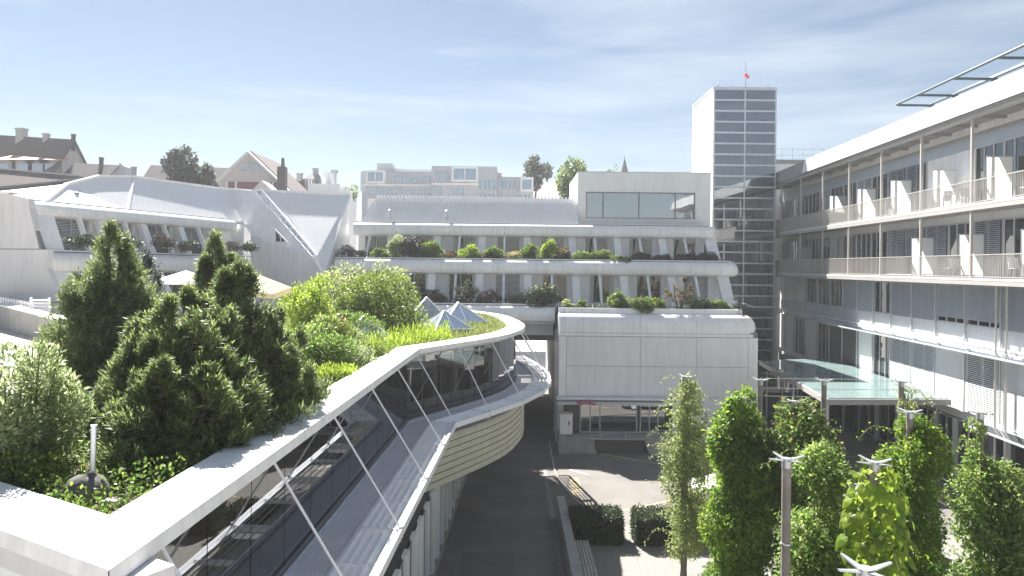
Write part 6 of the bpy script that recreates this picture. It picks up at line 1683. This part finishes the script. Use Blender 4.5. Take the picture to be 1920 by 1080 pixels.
for i in range(295):
    z = 1.2+5.0*rb.random()**0.8; a_ = math.pi*(1.0+rb.random()) if rb.random() < 0.8 else rb.random()*6.28
    r_ = np.interp(z, [0.2, 3.0, 5.0, 6.1, 6.35], [0.52, 0.58, 0.56, 0.42, 0.2])*(0.85+0.25*rb.random())
    o = bpy.data.objects.new('leaf', hl_[rb.randrange(4)]); link(o, bv)
    o.location = (math.cos(a_)*r_, math.sin(a_)*r_, z)
    out = Vector((math.cos(a_), math.sin(a_), 0.35+0.5*rb.random())).normalized()
    down = Vector((math.cos(a_)*0.35+rb.uniform(-.5, .5), math.sin(a_)*0.35+rb.uniform(-.5, .5), -1)); down = (down-out*down.dot(out)).normalized()
    x_ = down.cross(out); o.rotation_euler = Matrix((x_, down, out)).transposed().to_euler()
# hedges
def hedge(label, x0, x1, y0, y1, h, n):
    t = thing('box_hedge', label, 'hedge', ((x0+x1)/2, (y0+y1)/2, 0), group='clipped dark hedges'); w_, d_ = (x1-x0), (y1-y0)
    k = n; f = rng.random(k); u = rng.random(k); v = rng.random(k)
    X = (u-0.5)*w_; Y = (v-0.5)*d_; Z = rng.random(k)*h
    side = rng.integers(0, 4, k)
    Y = np.where(side == 0, -d_/2, Y); Z = np.where(side == 1, h, Z); X = np.where(side == 2, -w_/2, X); X = np.where(side == 3, w_/2, X)
    P = np.stack([X, Y, Z], 1)+rng.normal(size=(k, 3))*0.045
    nrm_ = np.stack([np.where(side == 2, -1, np.where(side == 3, 1, 0)), np.where(side == 0, -1, 0), np.where(side == 1, 1, 0.3)], 1)
    D = unit(nrm_*0.6+rng.normal(size=(k, 3))*0.6+np.array([0, 0, 0.3]))
    put('foliage', quad_mesh('foliage', leaf_faces(P, D, unit(nrm_+rng.normal(size=(k, 3))*0.5), 0.06+0.05*rng.random(k), 0.035+0.02*rng.random(k), 0.05), M['L_dark']), t)
    mb = MB(); mb.box(x0+0.1, x1-0.1, y0+0.1, y1-0.1, 0.05, h-0.1); part('inner_twigs', mb, M['bark'], t)
hedge('clipped dark hedge block beside the end of the low concrete wall', 2.25, 3.95, 25.35, 26.4, 1.0, 9000)
hedge('clipped dark hedge block behind the slender climber', 4.55, 8.0, 25.3, 26.4, 1.0, 15000)
hedge('clipped dark hedge block seen right of the dark climber', 10.3, 14.5, 24.3, 25.3, 1.0, 12000)
A = atz(1905, 985, 0.3)
bush('ornamental_grass', 'arching green grass clump at the right edge of the court', 'grass clump', (A.x+0.3, A.y, 0), 2.2, 1.6, 0.9, M['L_mid'], 4000, 0.4, 0.018, up=0.8)
cover('weeds', 'thin dry grass growing through the gravel court', [(3, 14), (15, 14), (15, 21), (5.5, 22.5), (4.6, 20)], 5200, M['L_grass'], 0.0, 0.1, 0.22, 0.014, z=0.0, up=1.2)

for (nm_, x0_, x1_, y_, z_, n_) in (('upper', -10.6, 13.3, Y2, T2-0.14, 6500), ('middle', -10.2, 2.4, Y1, T1-0.14, 2600), ('entrance block', 3.0, 13.0, EY+0.4, 7.40, 2600)):
    cover('planter_ground_cover', 'low dark ground cover filling the %s planter' % nm_, [(x0_, y_+0.56), (x1_, y_+0.56), (x1_, y_+1.5), (x0_, y_+1.5)], n_, M['L_dark'], 0.0, 0.30, 0.10, 0.05, z=z_)
# ------------------------------------------------------------------ white car parked behind the climbers
car = thing('parked_car', 'white hatchback parked in the forecourt, half hidden by the climbers', 'car', (9.4, 30.0, 0))
st = [(-2.08, 0.32, 0.62, 0.60), (-1.95, 0.22, 0.80, 0.78), (-1.2, 0.22, 0.95, 0.84), (-0.9, 0.22, 1.0, 0.85), (0.0, 0.22, 1.0, 0.86), (1.0, 0.22, 1.0, 0.86), (1.75, 0.22, 0.98, 0.84), (2.0, 0.3, 0.9, 0.76), (2.07, 0.36, 0.7, 0.62)]
cx, cy = 9.75, 30.2
mb = MB(); vs = []
for x, zb, zt, hw_ in st:
    ring = [(-hw_, zb+0.12), (-hw_*1.0, (zb+zt)/2), (-hw_*0.95, zt-0.08), (-hw_*0.8, zt), (hw_*0.8, zt), (hw_*0.95, zt-0.08), (hw_, (zb+zt)/2), (hw_, zb+0.12), (hw_*0.8, zb), (-hw_*0.8, zb)]
    vs += [(cx+x, cy+y, z) for y, z in ring]
m = 10; fs = []
for i in range(len(st)-1):
    for j in range(m): fs.append((i*m+j, i*m+(j+1) % m, (i+1)*m+(j+1) % m, (i+1)*m+j))
fs.append(tuple(range(m-1, -1, -1))); fs.append(tuple(range((len(st)-1)*m, len(st)*m)))
mb.add(vs, fs); part('body', mb, M['carpaint'], car, smooth=True)
gst = [(-0.95, 0.99, 0.80, 0.80), (-0.25, 1.44, 0.62, 0.80), (0.9, 1.48, 0.62, 0.80), (1.5, 1.38, 0.6, 0.79), (1.85, 0.99, 0.74, 0.78)]
mb = MB(); vs = []
for x, zt, ht, hb in gst: vs += [(cx+x, cy-hb, 0.985), (cx+x, cy-ht, zt), (cx+x, cy+ht, zt), (cx+x, cy+hb, 0.985)]
fs = [(i*4+j, i*4+j+1, i*4+j+5, i*4+j+4) for i in range(4) for j in range(3)]; mb.add(vs, fs); part('windows', mb, M['g_dark'], car)
mb = MB(); mb.slab([(cx-0.2, cy-0.63, 1.445), (cx+0.9, cy-0.63, 1.485), (cx+0.9, cy+0.63, 1.485), (cx-0.2, cy+0.63, 1.445)], (0, 0, 0.025)); mb.slab([(cx+0.9, cy-0.63, 1.485), (cx+1.5, cy-0.6, 1.39), (cx+1.5, cy+0.6, 1.39), (cx+0.9, cy+0.63, 1.485)], (0, 0, 0.024)); part('roof', mb, M['carpaint'], car)
for dx in (-1.3, 1.3):
    for sy in (-1, 1):
        mb = MB(); mb.tube((cx+dx, cy+sy*0.70, 0.31), (cx+dx, cy+sy*0.875, 0.31), 0.31, 18); wl_ = part('wheel', mb, M['rubber'], car)
        mb = MB(); mb.tube((cx+dx, cy+sy*0.876, 0.31), (cx+dx, cy+sy*0.885, 0.31), 0.19, 14); part('rim', mb, M['steel'], wl_)
for sy in (-1, 1):
    mb = MB(); mb.box(cx-2.08, cx-1.98, cy+sy*0.52-0.14, cy+sy*0.52+0.14, 0.58, 0.72); part('headlight', mb, M['g_box'], car)
# ------------------------------------------------------------------ thin summer haze over the whole place
mb = MB(); mb.box(-130, 130, -30, 175, -1.6, 30.0)
hz = bpy.data.objects.new('haze', mesh_of('haze', mb, None)); link(hz); hz['kind'] = 'stuff'
hz['label'] = 'thin pale summer haze in the air'
hm = bpy.data.materials.new('haze'); hm.use_nodes = True
t_ = hm.node_tree; t_.nodes.clear(); o_ = t_.nodes.new('ShaderNodeOutputMaterial'); v_ = t_.nodes.new('ShaderNodeVolumePrincipled')
v_.inputs['Color'].default_value = (0.92, 0.95, 1.0, 1); v_.inputs['Density'].default_value = 0.0007; v_.inputs['Anisotropy'].default_value = 0.35
t_.links.new(v_.outputs[0], o_.inputs['Volume']); hz.data.materials.clear(); hz.data.materials.append(hm)
